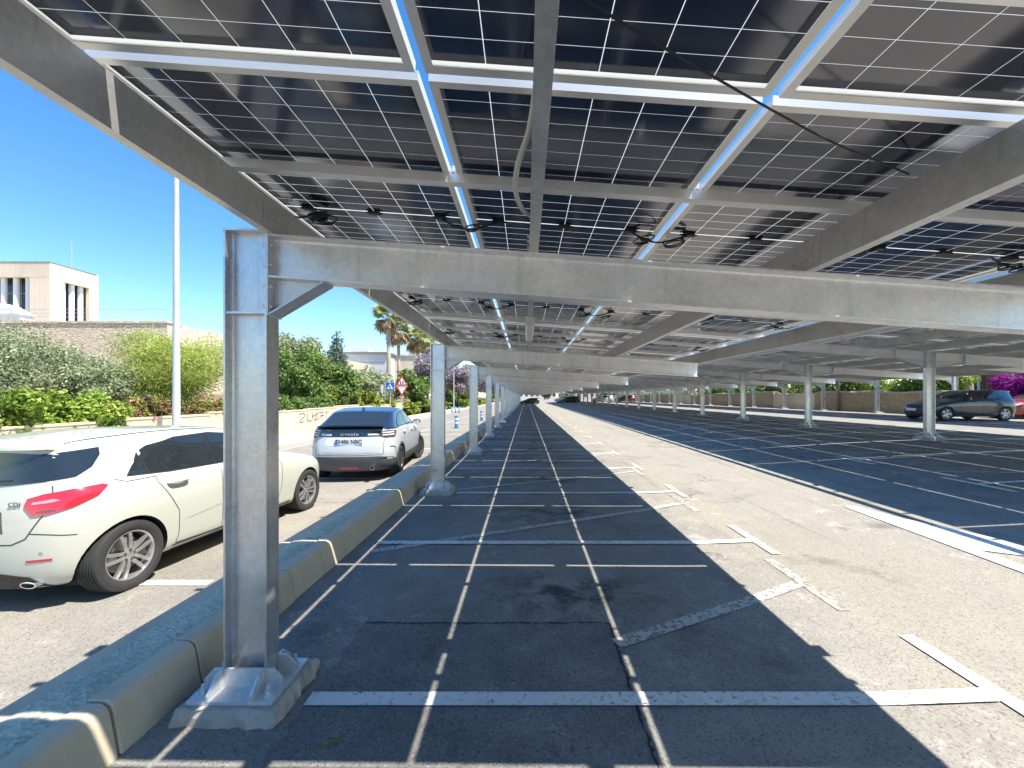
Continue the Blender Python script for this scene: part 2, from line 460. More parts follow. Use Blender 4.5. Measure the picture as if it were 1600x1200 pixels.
# plants
M['leaf_olive'] = leaf_mat('leaf_grey_green', (0.20, 0.245, 0.13), (0.40, 0.45, 0.25), (0.56, 0.60, 0.38))
M['leaf_bright'] = leaf_mat('leaf_yellow_green', (0.34, 0.41, 0.08), (0.52, 0.59, 0.14), (0.64, 0.66, 0.22), 0.5)
M['leaf_hedge'] = leaf_mat('leaf_hedge', (0.126, 0.216, 0.026), (0.288, 0.432, 0.054), (0.540, 0.576, 0.108))
M['leaf_dark'] = leaf_mat('leaf_dark_green', (0.068, 0.134, 0.034), (0.182, 0.292, 0.061), (0.365, 0.462, 0.121))
M['leaf_conifer'] = leaf_mat('leaf_blue_green', (0.058, 0.105, 0.070), (0.140, 0.211, 0.140), (0.211, 0.281, 0.187))
M['leaf_red'] = leaf_mat('leaf_red', (0.22, 0.07, 0.05), (0.34, 0.13, 0.09), (0.26, 0.24, 0.08))
M['leaf_mauve'] = leaf_mat('blossom_mauve', (0.364, 0.234, 0.429), (0.520, 0.364, 0.585), (0.286, 0.286, 0.182))
M['leaf_magenta'] = leaf_mat('blossom_magenta', (0.24, 0.012, 0.22), (0.42, 0.02, 0.36), (0.50, 0.05, 0.42))
M['leaf_palm'] = leaf_mat('palm_frond', (0.22, 0.29, 0.09), (0.42, 0.46, 0.18), (0.58, 0.55, 0.28))
M['leaf_dead'] = leaf_mat('palm_dead_frond', (0.36, 0.28, 0.16), (0.50, 0.42, 0.27))
M['bark'] = bark_mat('bark_brown', (0.10, 0.075, 0.05), (0.20, 0.155, 0.11))
M['bark_palm'] = bark_mat('bark_palm', (0.34, 0.28, 0.21), (0.52, 0.44, 0.34), 5)

# ------------------------------------------------------------------ ground
def gz(x):
    """height of the parking lot: flat near the kerb, rising towards the right"""
    if x < 2.0: return 0.0
    if x < 11.3:
        s = (x - 2.0) / 9.3
        return 0.5 * (s * s * (3 - 2 * s) * 0.35 + s * 0.65)
    if x < 24.5: return 0.5 + 0.12 * (x - 11.3) / 13.2
    return 0.62

Y_END = 112.0

def sheet(xs, ys, zf, z_off=0.0):
    mb = MB(); nx = len(xs)
    for y in ys:
        for x in xs: mb.v.append((x, y, zf(x) + z_off))
    for j in range(len(ys) - 1):
        for i in range(nx - 1):
            a = j * nx + i
            mb.f.append((a, a + 1, a + nx + 1, a + nx)); mb.m.append(0)
    return mb

ROAD_Z = -0.07
gx = [-900, -300, -60, -12, -3, 26, 60, 300, 900]
link('ground', sheet(gx, [-300, -40, 130, 400, 2500], lambda x: -0.16 if x < 10 else 0.3, 0).mesh('ground', M['earth']), kind='structure')
lot_xs = [-2.0] + [i * 0.75 - 1.5 for i in range(0, 35)] + [25.2]
lot = link('parking_lot', sheet(lot_xs, [-12, 0, 20, 60, Y_END + 60], gz).mesh('parking_lot', M['asphalt_lot'], smooth=True, fix=False), kind='structure')
road = link('road', sheet([-8.4, -2.4], [-30, 0, 30, 300], lambda x: ROAD_Z).mesh('road', M['asphalt_road'], fix=False), kind='structure')

# asphalt repair patch with ragged edge
def ragged(x0, x1, y0, y1, amp=0.02, step=0.06):
    pts = []
    def run(ax, ay, bx, by):
        n = max(2, int(math.hypot(bx - ax, by - ay) / step))
        for i in range(n):
            s = i / n
            pts.append((ax + (bx - ax) * s + random.uniform(-amp, amp), ay + (by - ay) * s + random.uniform(-amp, amp)))
    run(x0, y0, x1, y0); run(x1, y0, x1, y1); run(x1, y1, x0, y1); run(x0, y1, x0, y0)
    return pts
for (x0, x1, y0, y1) in ((-1.22, 0.62, 1.05, 3.12),):
    mb = MB(); mb.add([(x, y, 0.004) for x, y in ragged(x0, x1, y0, y1)], [tuple(range(len(ragged(x0, x1, y0, y1))))]) if False else None
    pts = ragged(x0, x1, y0, y1)
    mb = MB(); mb.add([(x, y, 0.004) for x, y in pts], [tuple(range(len(pts)))])
    link('asphalt_patch', mb.mesh('asphalt_patch', M['asphalt_patch'], fix=False), lot)
    for (ax, ay, bx, by) in ((x0, y1, x1, y1), (x1, y1, x1 - .03, y0)):
        mb = MB(); n = 70; vs_ = []
        for i in range(n + 1):
            t_ = i / n; wd = 0.0012 + 0.009 * abs(math.sin(i * 1.7) * math.sin(i * .37)) + random.uniform(0, .004)
            px_, py_ = ax + (bx - ax) * t_ + random.uniform(-.008, .008), ay + (by - ay) * t_ + random.uniform(-.008, .008)
            if abs(bx - ax) > abs(by - ay): vs_ += [(px_, py_ - wd, .0062), (px_, py_ + wd, .0062)]
            else: vs_ += [(px_ - wd, py_, .0058), (px_ + wd, py_, .0058)]
        mb.add(vs_, [(2*i, 2*i+1, 2*i+3, 2*i+2) for i in range(n)]); link('patch_seam', mb.mesh('patch_seam', M['seam_dark'], fix=False), lot)

def marking(name, p0, p1, width, mat, parent, z=0.008, zf=gz):
    p0 = Vector((*p0, 0)); p1 = Vector((*p1, 0)); d = p1 - p0
    n = Vector((-d.y, d.x, 0)).normalized() * width / 2
    k = max(1, int(abs(d.x) / 0.7) + 1)
    mb = MB()
    for i in range(k + 1):
        c = p0 + d * (i / k)
        for s in (-1, 1):
            q = c + n * s
            mb.v.append((q.x, q.y, zf(q.x) + z))
    for i in range(k):
        mb.f.append((2*i, 2*i + 1, 2*i + 3, 2*i + 2)); mb.m.append(0)
    return link(name, mb.mesh(name, mat), parent)

for i in range(-1, 38):
    y = 2.33 + 2.5 * i
    marking('stall_line', (-1.22 if i % 2 == 0 else -1.72, y), (2.60, y), 0.105, M['paint'], lot, 0.012)
    marking('stall_end_bar', (2.655, y - 0.42), (2.655, y + 0.58), 0.10, M['paint'] if i < 1 else M['paint_worn'], lot, 0.010)
    if i < 24:
        yo = 2.56 + 2.82 * i
        x_a = 0.62 if i == 0 else -1.70
        marking('old_stall_line', (x_a, yo + 0.482 * x_a), (2.44, yo + 0.482 * 2.44), 0.11, M['paint_worn'], lot, 0.007)
        marking('old_stall_end_bar', (2.50, yo + 0.70), (2.50, yo + 1.75), 0.10, M['paint_faint'], lot, 0.0055)
for i in range(0, 36):
    y = 4.2 + 2.5 * i
    marking('stall_line', (7.3, y), (15.3, y), 0.10, M['paint'], lot, 0.008)
    marking('stall_end_bar', (7.25, y - 0.55), (7.25, y + 0.55), 0.10, M['paint'], lot, 0.010)
    if i % 1 == 0 and i < 24:
        marking('old_stall_line', (7.6, y + 1.0), (11.2, y + 1.0 - 1.5), 0.10, M['paint_worn'], lot, 0.006)
        marking('old_stall_line', (11.5, y + 1.2), (15.2, y + 1.2 + 1.4), 0.10, M['paint_worn'], lot, 0.006)
    marking('stall_line', (19.0, y), (23.2, y), 0.10, M['paint'], lot, 0.008)
# painted arrow on the driving lane
arrow = [(4.43, 3.2), (4.60, 3.2), (4.63, 4.25), (5.25, 3.75), (5.08, 4.6), (4.78, 5.42), (4.70, 5.95), (4.55, 5.95)]
mb = MB(); mb.add([(x, y, gz(x) + 0.010) for x, y in arrow], [tuple(range(len(arrow)))])
link('painted_arrow', mb.mesh('painted_arrow', M['paint'], fix=False), lot)
# parking lane lines on the road
for y in (3.95, 9.0, 14.2, 19.5, 25.0):
    marking('parking_lane_line', (-5.3, y), (-3.0, y), 0.11, M['paint'], road, 0.006, lambda x: ROAD_Z)
marking('parking_lane_line', (-5.35, 14.0), (-5.35, 80.0), 0.10, M['paint_worn'], road, 0.005, lambda x: ROAD_Z)
marking('road_edge_line', (-8.1, 6.0), (-8.1, 90.0), 0.12, M['paint_worn'], road, 0.005, lambda x: ROAD_Z)

# leaves and scraps lying about
def scrap(name, x, y, L, ang, col, label, z=0.014):
    d = Vector((math.cos(ang), math.sin(ang), 0)); n = Vector((-d.y, d.x, 0))
    mb = MB()
    pr = [(-0.5, 0.0), (-0.2, 0.5), (0.2, 0.45), (0.5, 0.0)]
    up = [Vector((x, y, z)) + d * (a * L) + n * (b * L * 0.085) + Vector((0, 0, 0.004 + abs(a) * 0.02)) for a, b in pr]
    dn = [Vector((x, y, z)) + d * (a * L) - n * (b * L * 0.085) + Vector((0, 0, abs(a) * 0.02)) for a, b in pr]
    mb.add(up + dn, [(0, 1, 5, 4), (1, 2, 6, 5), (2, 3, 7, 6)])
    link(name, mb.mesh(name, M[col]), label=label, cat='leaf')
scrap('fallen_leaf', -0.95, 2.02, 0.17, 0.75, 'leaf_dark', 'narrow green leaf lying on the dark asphalt below the nearest line')
scrap('fallen_leaf', -1.67, 3.45, 0.10, 0.3, 'sidewalk', 'pale dry leaf lying by the kerb behind the nearest column', 0.006)

# ------------------------------------------------------------------ kerb strip between lot and road
kerb = thing('kerb', (0, 0, 0), None, None); kerb['kind'] = 'structure'
prof = [(0.0, 0.0), (-0.035, 0.20), (-0.05, 0.24), (-0.08, 0.26), (-0.17, 0.262), (-0.17, 0.0)]
mb = MB(); mb.prism(prof, 0.006, 0.494, lambda a, b, h: (a, h, b))
kme = mb.mesh('kerb_stone', M['kerb'])
bm = bmesh.new(); bm.from_mesh(kme)
bmesh.ops.bevel(bm, geom=[e for e in bm.edges], offset=0.006, segments=1, affect='EDGES')
bm.to_mesh(kme); bm.free()
for i in range(-2, 222):
    o = link('kerb_stone', kme, kerb, loc=(-1.92 + random.uniform(-0.003, 0.003), 0.47 + 0.5 * i, random.uniform(-0.004, 0.003)))
    o.rotation_euler = (0, random.uniform(-0.008, 0.008), random.uniform(-0.004, 0.004))
mb = MB(); mb.box((-2.46, -8, -0.12), (-2.345, Y_END, 0.235)); link('road_side_kerb', mb.mesh('road_side_kerb', M['kerb']), kerb)
# green aggregate strip, uneven top
ys = np.linspace(-2, 12, 141).tolist() + list(np.linspace(12.5, Y_END, 60))
mb = MB(); xs = np.linspace(-2.347, -2.085, 6)
for y in ys:
    for i, x in enumerate(xs):
        mb.v.append((float(x), y, 0.247 + 0.012 * math.sin(i / 5 * math.pi) + random.uniform(-0.004, 0.004)))
for j in range(len(ys) - 1):
    for i in range(5):
        a = j * 6 + i; mb.f.append((a, a + 1, a + 7, a + 6)); mb.m.append(0)
link('green_strip', mb.mesh('green_strip', M['green'], smooth=True, fix=False), kerb)

# far sidewalk
mb = MB(); mb.box((-10.2, -20, -0.15), (-8.35, 140, 0.06)); mb.box((-8.35, -20, -0.15), (-8.2, 140, 0.055))
link('sidewalk', mb.mesh('sidewalk', M['sidewalk']), kind='structure')

# ------------------------------------------------------------------ solar carports
SLOPE = math.atan(0.07)
PW, PL, PH = 1.118, 2.262, 0.033     # panel width, length, frame height
PX, PY = 1.150, 2.295                # pitch
CELL_W, CELL_L, CPX, CPY = 0.1781, 0.0891, 0.1838, 0.0925

# shared meshes, panel local: x across slope, y along row, z normal; origin at panel centre, frame bottom z=0
def frame_mesh():
    mb = MB(); w, l = PW / 2, PL / 2; t = 0.004; f = 0.030
    mb.box((-w, -l, 0), (-w + t, l, PH)); mb.box((w - t, -l, 0), (w, l, PH))
    mb.box((-w + t, -l, 0), (w - t, -l + t, PH)); mb.box((-w + t, l - t, 0), (w - t, l, PH))
    mb.box((-w + t, -l + t, 0), (-w + f, l - t, 0.003)); mb.box((w - f, -l + t, 0), (w - t, l - t, 0.003))
    mb.box((-w + f, -l + t, 0.0003), (w - f, -l + f, 0.003)); mb.box((-w + f, l - f, 0.0003), (w - f, l - t, 0.003))
    return mb.mesh('solar_panel', M['frame'])
FRAME = frame_mesh()
mb = MB(); mb.box((-PW/2 + 0.004, -PL/2 + 0.004, PH - 0.007), (PW/2 - 0.004, PL/2 - 0.004, PH - 0.002))
LAMINATE = mb.mesh('laminate', M['laminate'])
def cell_pos():
    out = []
    for r in range(24):
        yy = -PL/2 + 0.022 + CPY * (r + 0.5) + (0.0 if r < 12 else -0.006)
        yy = (r - 11.5) * 0.0918 + (-0.0045 if r < 12 else 0.0045)
        for c in range(6):
            out.append((r, (c - 2.5) * CPX * 0.985, yy))
    return out
CELLS = cell_pos()
CZ = PH - 0.0085
def cells_mesh(rows):
    mb = MB()
    for r, x, y in CELLS:
        if r in rows:
            mb.add([(x - CELL_W/2, y - CELL_L/2, CZ), (x + CELL_W/2, y - CELL_L/2, CZ), (x + CELL_W/2, y + CELL_L/2, CZ), (x - CELL_W/2, y + CELL_L/2, CZ)], [(0, 3, 2, 1)])
    return mb.mesh('cells', M['cell'], fix=False) if mb.v else None
_cm = {}
def cells_for(rows):
    k = tuple(sorted(rows))
    if k not in _cm: _cm[k] = cells_mesh(set(rows))
    return _cm[k]
mb = MB(); mb.box((-CELL_W/2, -CELL_L/2, -0.0006), (CELL_W/2, CELL_L/2, 0.0006)); CELL_ME = mb.mesh('cell', M['cell'])
mb = MB(); mb.box((-0.035, -0.016, -0.014), (0.035, 0.016, 0.0)); mb.box((-0.052, -0.006, -0.010), (0.052, 0.006, -0.003)); JBOX = mb.mesh('junction_box', M['black_plastic'])
mb = MB(); mb.box((-0.028, -0.022, 0.0), (0.028, 0.022, 0.018)); mb.box((-0.006, -0.03, 0.0), (0.006, 0.03, 0.03)); CLAMP = mb.mesh('clamp', M['alu'])

def c_section(h, b, lip, t, flip):
    """C profile polygon in (x,z); web at x=0, flanges towards +x (or -x)"""
    p = [(0, 0), (b, 0), (b, lip), (b - t, lip), (b - t, t), (t, t), (t, h - t), (b - t, h - t), (b - t, h - lip), (b, h - lip), (b, h), (0, h)]
    return [(-x, z) for x, z in p][::-1] if flip else p

def i_section(mb, L0, L1, h, b, tw, tf, frame):
    """I profile along the first axis; frame(a along, s across, z)"""
    def bx(a0, a1, s0, s1, z0, z1):
        vs_ = [frame(a, s, z) for z in (z0, z1) for a, s in ((a0, s0), (a1, s0), (a1, s1), (a0, s1))]
        mb.add(vs_, [(0,3,2,1),(4,5,6,7),(0,1,5,4),(1,2,6,5),(2,3,7,6),(3,0,4,7)])
    bx(L0, L1, -tw/2, tw/2, tf, h - tf)
    bx(L0, L1, -b/2, b/2, 0, tf); bx(L0, L1, -b/2, b/2, h - tf, h)
    # root fillets
    for zz, sgn in ((tf, 1), (h - tf, -1)):
        for s in (-1, 1):
            r = 0.014
            vs_ = []
            for a in (L0, L1):
                vs_ += [frame(a, s * tw/2, zz), frame(a, s * (tw/2 + r), zz), frame(a, s * (tw/2 + r * 0.3), zz + sgn * r * 0.3), frame(a, s * tw/2, zz + sgn * r)]
            mb.add(vs_, [(1, 2, 6, 5), (2, 3, 7, 6)])

BH, BB = 0.24, 0.12     # beam section
CH, CB = 0.24, 0.115    # column section

def bolt(mb, p, axis, r=0.014, h=0.018):
    p = Vector(p); ax = Vector(axis).normalized()
    mb.tube([p - ax * 0.002, p + ax * h * 0.25], [r * 1.5, r * 1.5], 10)
    mb.tube([p + ax * h * 0.25, p + ax * h], [r, r], 6)

def make_footing_mesh():
    mb = MB(); a, b = 0.275, 0.235
    top = [(-a + .03, -b + .03), (a - .03, -b + .03), (a - .03, b - .03), (-a + .03, b - .03)]
    n = 11
    def ring(ax, by, z, amp):
        pts = []
        for (x0, y0), (x1, y1) in (((-ax, -by), (ax, -by)), ((ax, -by), (ax, by)), ((ax, by), (-ax, by)), ((-ax, by), (-ax, -by))):
            for i in range(n):
                s = i / n
                pts.append((x0 + (x1-x0)*s + random.uniform(-amp, amp), y0 + (y1-y0)*s + random.uniform(-amp, amp), z + random.uniform(-amp, amp) * 0.3))
        return pts
    r0, rm, r1 = ring(a, b, -0.02, 0.016), ring(a - 0.008, b - 0.008, 0.045, 0.013), ring(a - 0.022, b - 0.022, 0.081, 0.009)
    N = 4 * n
    mb.add(r0 + rm + r1, [(k*N + i, k*N + (i+1) % N, (k+1)*N + (i+1) % N, (k+1)*N + i) for i in range(N) for k in (0, 1)] + [tuple(range(2*N, 3*N))])
    return mb.mesh('footing', M['footing'])

def column_parts():
    """meshes of one column foot, origin at the column's centre on the ground"""
    d = {}
    d['footing'] = make_footing_mesh()
    mb = MB(); mb.box((-0.225, -0.185, 0.082), (0.225, 0.185, 0.100)); d['base_plate'] = mb.mesh('base_plate', M['plate'])
    # wide gusset across the flange tips (in front and behind) and fins along the row
    poly = [(-0.215, 0), (0.215, 0), (0.215, 0.045), (0.165, 0.100), (-0.165, 0.100), (-0.215, 0.045)]
    mb = MB(); mb.prism([(x, z + 0.1) for x, z in poly], -0.006, 0.006, lambda a, b, h: (a, h, b)); d['gusset'] = mb.mesh('gusset', M['plate'])
    fin = [(0, 0), (0.115, 0), (0.115, 0.03), (0.045, 0.098), (0, 0.098)]
    mb = MB(); mb.prism([(y, z + 0.1) for y, z in fin], -0.006, 0.006, lambda a, b, h: (h, a, b)); d['fin'] = mb.mesh('fin', M['plate'])
    mb = MB(); bolt(mb, (0, 0, 0.1), (0, 0, 1), 0.017, 0.03); mb.tube([(0, 0, 0.12), (0, 0, 0.155)], 0.010, 8); d['anchor_bolt'] = mb.mesh('anchor_bolt', M['plate'])
    return d
CP = column_parts()

def beam_top(x, x0, z0):      # top of beam plane
    return z0 - 0.07 * (x - x0)

def carport(name, label, x_ref, z_ref, ncol_panels, x_left, col_x, y_first, n_cols, sides, rows, purlin_xs, purlin_flip,
            foot_detail, jb_rows, cell_rows=None, rail_over=0.10, beam_over=0.0, stuff_after=10**9, gzcol=0.0):
    root = thing(name, (0, 0, 0), label, 'carport')
    SL = Matrix.Rotation(SLOPE, 4, 'Y')
    org = Matrix.Translation((x_ref, 0, z_ref)) @ SL      # local u,v,w ; w=0 at beam top
    cs = math.cos(SLOPE)
    U = lambda x: (x - x_ref) / cs
    x_right = x_left + PX * ncol_panels
    # ---- columns
    for k in range(n_cols):
        yc = y_first + 5.0 * k
        ztop = beam_top(col_x, x_ref, z_ref)
        zt = ztop + 0.012
        near = k < foot_detail
        mb = MB()
        fr = lambda a, s, z: (col_x - CH/2 + z, yc + s, a)
        i_section(mb, gzcol + 0.10, zt - 0.002, CH, CB, 0.008, 0.011, fr)
        mb.box((col_x - CH/2 - 0.004, yc - CB/2 - 0.004, zt - 0.002), (col_x + CH/2 + 0.004, yc + CB/2 + 0.004, zt + 0.010))
        zs = ztop - BH - 0.205
        for s in (-1, 1):
            mb.box((col_x - CH/2 + 0.011, yc + (0.004 if s > 0 else -CB/2 + 0.003), zs - 0.006), (col_x + CH/2 - 0.011, yc + (CB/2 - 0.003 if s > 0 else -0.004), zs + 0.006))
            mb.box((col_x - CH/2 + 0.011, yc + (0.004 if s > 0 else -CB/2 + 0.003), ztop - BH - 0.006), (col_x + CH/2 - 0.011, yc + (CB/2 - 0.003 if s > 0 else -0.004), ztop - BH + 0.006)) if 'L' in sides and 'R' in sides else None
        c = link('column', mb.mesh('column', M['column']), root)
        link('footing', CP['footing'], c, loc=(col_x, yc, gzcol))
        link('base_plate', CP['base_plate'], c, loc=(col_x, yc, gzcol))
        if near:
            for s in (-1, 1):
                link('gusset', CP['gusset'], c, loc=(col_x, yc + s * (CB/2 + 0.0075), gzcol))
                for e in (-1, 1):
                    link('fin', CP['fin'], c, loc=(col_x + e * (CH/2 - 0.006), yc + s * (CB/2 + 0.0145), gzcol), rot=(0, 0, 0 if s > 0 else math.pi))
                    link('anchor_bolt', CP['anchor_bolt'], c, loc=(col_x + e * 0.175, yc + s * 0.13, gzcol))
        # ---- beams, end plates and haunches
        for sd in sides:
            sg = 1 if sd == 'R' else -1
            xa = col_x + sg * (CH/2 + 0.0125)
            xb = (x_right if sd == 'R' else x_left) + (-0.05 if sd == 'R' else 0.05) + sg * beam_over
            mb = MB()
            bfr = lambda a, s, z: tuple(org @ Vector((a, yc + s, z - BH)))
            ua, ub = sorted((U(xa), U(xb)))
            i_section(mb, ua, ub, BH, BB, 0.0075, 0.010, bfr)
            b = link('beam', mb.mesh('beam', M['steel']), root)
            ze = beam_top(xa, x_ref, z_ref)
            mb = MB(); lo_, hi_ = sorted((col_x + sg * CH/2 + sg * 0.0005, xa - sg * 0.0005))
            mb.box((lo_, yc - 0.066, ze - BH - 0.215), (hi_, yc + 0.066, ze + 0.004))
            if near:
                for zz in (-0.06, -0.17, -0.29, -0.40):
                    for s in (-1, 1):
                        bolt(mb, (xa - sg * 0.0005, yc + s * 0.042, ze + zz), (sg, 0, 0), 0.011, 0.014)
                        if s < 0: bolt(mb, (col_x + sg * (CH/2 - 0.0115), yc + s * 0.042, ze + zz), (-sg, 0, 0), 0.011, 0.014)
            link('end_plate', mb.mesh('end_plate', M['plate']), b)
            Lh = 0.30 if len(sides) == 1 else 0.85
            hz = 0.20
            mb = MB()
            p0 = Vector((xa, 0, ze - BH - 0.001)); p1 = Vector((xa + sg * Lh, 0, beam_top(xa + sg * Lh, x_ref, z_ref) - BH - 0.001)); p2 = Vector((xa, 0, ze - BH - hz))
            mb.prism([(p0.x, p0.z), (p1.x, p1.z), (p2.x, p2.z)], yc - 0.004, yc + 0.004, lambda a, bb, h: (a, h, bb))
            dd = (p1 - p2).normalized(); nn = Vector((dd.z, 0, -dd.x));
            if nn.z > 0: nn = -nn
            q = [p2, p1, p1 + nn * 0.009, p2 + nn * 0.009]
            mb.prism([(v.x, v.z) for v in q], yc - BB/2, yc + BB/2, lambda a, bb, h: (a, h, bb))
            link('haunch', mb.mesh('haunch', M['plate']), b)
            if len(sides) == 2:
                mb = MB(); uu = U(xa + sg * Lh)
                for s in (-1, 1):
                    s0, s1 = sorted((s * 0.006, s * (BB/2 - 0.002)))
                    mb.box((uu - 0.006, yc + s0, -BH + 0.012), (uu + 0.006, yc + s1, -0.012), mat=org)
                link('stiffener', mb.mesh('stiffener', M['plate']), b)
    # ---- purlins, one length for each bay
    PHT = 0.18
    y_a = y_first - 5.0; n_b = n_cols + 0
    for px_, fl in zip(purlin_xs, purlin_flip):
        mb = MB(); mb.prism(c_section(PHT, 0.050, 0.016, 0.003, fl), 0.0015, 4.9985, lambda a, b, h: (a, h, b))
        me = mb.mesh('purlin', M['purlin'])
        mb = MB(); sx = 0.002 if not fl else -0.002
        xo = -0.0035 if not fl else 0.0005
        mb.box((xo, -0.16, 0.02), (xo + 0.003, 0.16, PHT - 0.02))
        for yy in (-0.12, -0.05, 0.05, 0.12):
            bolt(mb, (xo if not fl else xo + 0.003, yy, 0.06), (-1 if not fl else 1, 0, 0), 0.009, 0.012)
        sme = mb.mesh('splice_plate', M['purlin'])
        for k in range(n_b):
            m = org @ Matrix.Translation((U(px_), y_a + 5.0 * k, 0.0005))
            p = link('purlin', me, root, mat=m)
            if k < 5 and k > 0:
                link('splice_plate', sme, p, loc=(0, 0, 0))
    # ---- rails and panels
    rl0, rl1 = U(x_left - rail_over), U(x_right + rail_over)
    RH = 0.045
    mb = MB(); mb.box((rl0, -0.022, 0), (rl1, 0.022, RH - 0.0005)); RAIL = mb.mesh('rail', M['alu'])
    y0 = rows[0]
    extra = MB(); extra_l = MB(); extra_c = MB(); count = 0
    for r in range(rows[1]):
        yc = y0 + PY * r
        for s in (-0.54, 0.72):
            rl = link('rail', RAIL, root, mat=org @ Matrix.Translation((0, yc + s, PHT + 0.001)))
            if r < 5 and len(sides) == 1 and purlin_flip[0]:
                for c in range(ncol_panels + 1):
                    link('clamp', CLAMP, rl, loc=(U(x_left + PX * c), 0, RH))
        for c in range(ncol_panels):
            m = org @ Matrix.Translation((U(x_left + PX * (c + 0.5)), yc, PHT + 0.001 + RH))
            if count >= stuff_after:
                for src, dst in ((FRAME, extra), (LAMINATE, extra_l), (cells_for(range(24)), extra_c)):
                    vs_ = [m @ v.co for v in src.vertices]
                    dst.add(vs_, [tuple(p.vertices) for p in src.polygons])
                continue
            count += 1
            pn = link('solar_panel', FRAME, root, mat=m)
            link('laminate', LAMINATE, pn)
            single = cell_rows(r, c) if cell_rows else ()
            rest = [q for q in range(24) if q not in single]
            if rest: tag(link('cells', cells_for(rest), pn), kind='stuff')
            for (rr, x, y) in CELLS:
                if rr in single: link('cell', CELL_ME, pn, loc=(x, y, CZ))
            if r < jb_rows:
                for fx in (-0.40, 0.0, 0.40):
                    link('junction_box', JBOX, pn, loc=(fx, 0.0, CZ - 0.001))
    if extra.v:
        link('distant_panel_frames', extra.mesh('distant_panel_frames', M['frame'], fix=False), root, kind='stuff')
        link('distant_panel_laminates', extra_l.mesh('distant_panel_laminates', M['laminate'], fix=False), root, kind='stuff')
        link('distant_panel_cells', extra_c.mesh('distant_panel_cells', M['cell'], fix=False), root, kind='stuff')
    return root, org, U

YC1 = 2.52       # centre of the panel row over the camera
def near_cells(r, c):
    if r == 1 and c < 4: return range(19, 24)       # the row behind, its last cells hang into view
    if r == 2: return range(0, 8)
    return ()
X1L = -1.51
cp1, org1, U1 = carport('solar_carport', 'long grey steel carport nearest the kerb with solar panels overhead',
    0.0, 2.505, 4, X1L, -1.56, 2.365 - 5.0, 23, 'R', (YC1 - 2 * PY, 50), (-1.40, 0.018, 1.555, 3.03), (True, False, False, False),
    7, 9, near_cells, rail_over=0.09)
cp2, org2, U2 = carport('solar_carport', 'wide solar carport carried on a middle row of columns across the driving lane',
    11.3, 2.955, 8, 6.75, 11.3, 1.66, 23, 'LR', (5.4 - 2 * PY, 48), (6.56, 8.1, 9.6, 11.0, 12.5, 14.0, 15.75), (True, True, False, False, False, False, False),
    5, 0, None, rail_over=0.08, beam_over=0.20, stuff_after=300, gzcol=0.5)
cp3, org3, U3 = carport('solar_carport', 'farthest solar carport whose pale columns stand along the stone wall',
    23.3, 2.80, 4, 18.75, 23.3, 17.6, 20, 'L', (13.5, 43), (18.95, 20.3, 21.8, 23.2), (True, True, False, False),
    0, 0, None, rail_over=0.05, gzcol=0.615)

# cable loops under the panels of the near carport
def smooth_path(pts, n=10):
    pts = [Vector(p) for p in pts]; out = []
    for i in range(len(pts) - 1):
        p0 = pts[max(i-1, 0)]; p1 = pts[i]; p2 = pts[i+1]; p3 = pts[min(i+2, len(pts)-1)]
        for k in range(n):
            t = k / n
            out.append(0.5 * ((2*p1) + (p2-p0)*t + (2*p0-5*p1+4*p2-p3)*t*t + (3*p1-p0-3*p2+p3)*t**3))
    out.append(pts[-1]); return out
PZ = 0.18 + 0.045
for r in range(2, 7):
    yc = YC1 + PY * (r - 2)
    for c in range(5):
        xs_ = X1L + PX * c
        if c == 0: xs_ += 0.12
        if c == 4: xs_ -= 0.12
        mb = MB()
        for loop in range(random.choice((1, 2, 2, 3)) if r < 5 else 1):
            ex = random.uniform(.65, 1.25); cx = U1(xs_) + random.uniform(-0.16, 0.16); cy = yc + random.uniform(-0.03, 0.05); rr = random.uniform(0.035, 0.080)
            a0 = random.uniform(0, 6.28); pts = []
            for k in range(random.randint(12, 30)):
                a = a0 + k * 0.52
                pts.append(org1 @ Vector((cx + rr * ex * (1 + 0.12 * math.sin(k * .7)) * math.cos(a), cy + rr * math.sin(a) * 0.9, PZ - 0.02 - 0.03 * abs(math.sin(a * 0.5)) + 0.0008 * k)))
            mb.tube(pts, 0.0045, 5)
        pts = [org1 @ Vector((U1(xs_) - 0.17, yc, PZ + 0.012)), org1 @ Vector((U1(xs_) - 0.09, yc + 0.01, PZ - 0.02)), org1 @ Vector((U1(xs_), yc + 0.012, PZ - 0.035)),
               org1 @ Vector((U1(xs_) + 0.09, yc, PZ - 0.015)), org1 @ Vector((U1(xs_) + 0.17, yc, PZ + 0.012))]
        mb.tube(smooth_path(pts, 5), 0.006, 5)
        mb.tube([pts[1] + Vector((-.02, 0, 0)), pts[1] + Vector((.035, 0, -.004))], 0.010, 6)
        link('cable_loop', mb.mesh('cable_loop', M['cable'], smooth=True), cp1)
# grey conduit bulging beside the middle purlin, black cable slung across
mb = MB()
mb.tube(smooth_path([(0.03, 1.20, 2.60), (0.010, 1.32, 2.545), (-0.030, 1.50, 2.535), (-0.042, 1.68, 2.53), (-0.016, 1.85, 2.535), (0.03, 1.99, 2.56)], 8), 0.0105, 8)
link('conduit', mb.mesh('conduit', M['conduit'], smooth=True), label='pale grey conduit bulging out beside the middle purlin overhead', cat='conduit')
mb = MB()
mb.tube(smooth_path([(0.06, 0.92, 2.62), (0.5, 1.14, 2.585), (1.0, 1.40, 2.572), (1.35, 1.57, 2.58), (1.545, 1.68, 2.60)], 8), 0.0038, 6)
link('slung_cable', mb.mesh('slung_cable', M['cable'], smooth=True), label='thin black cable slung diagonally under the panels overhead', cat='cable')

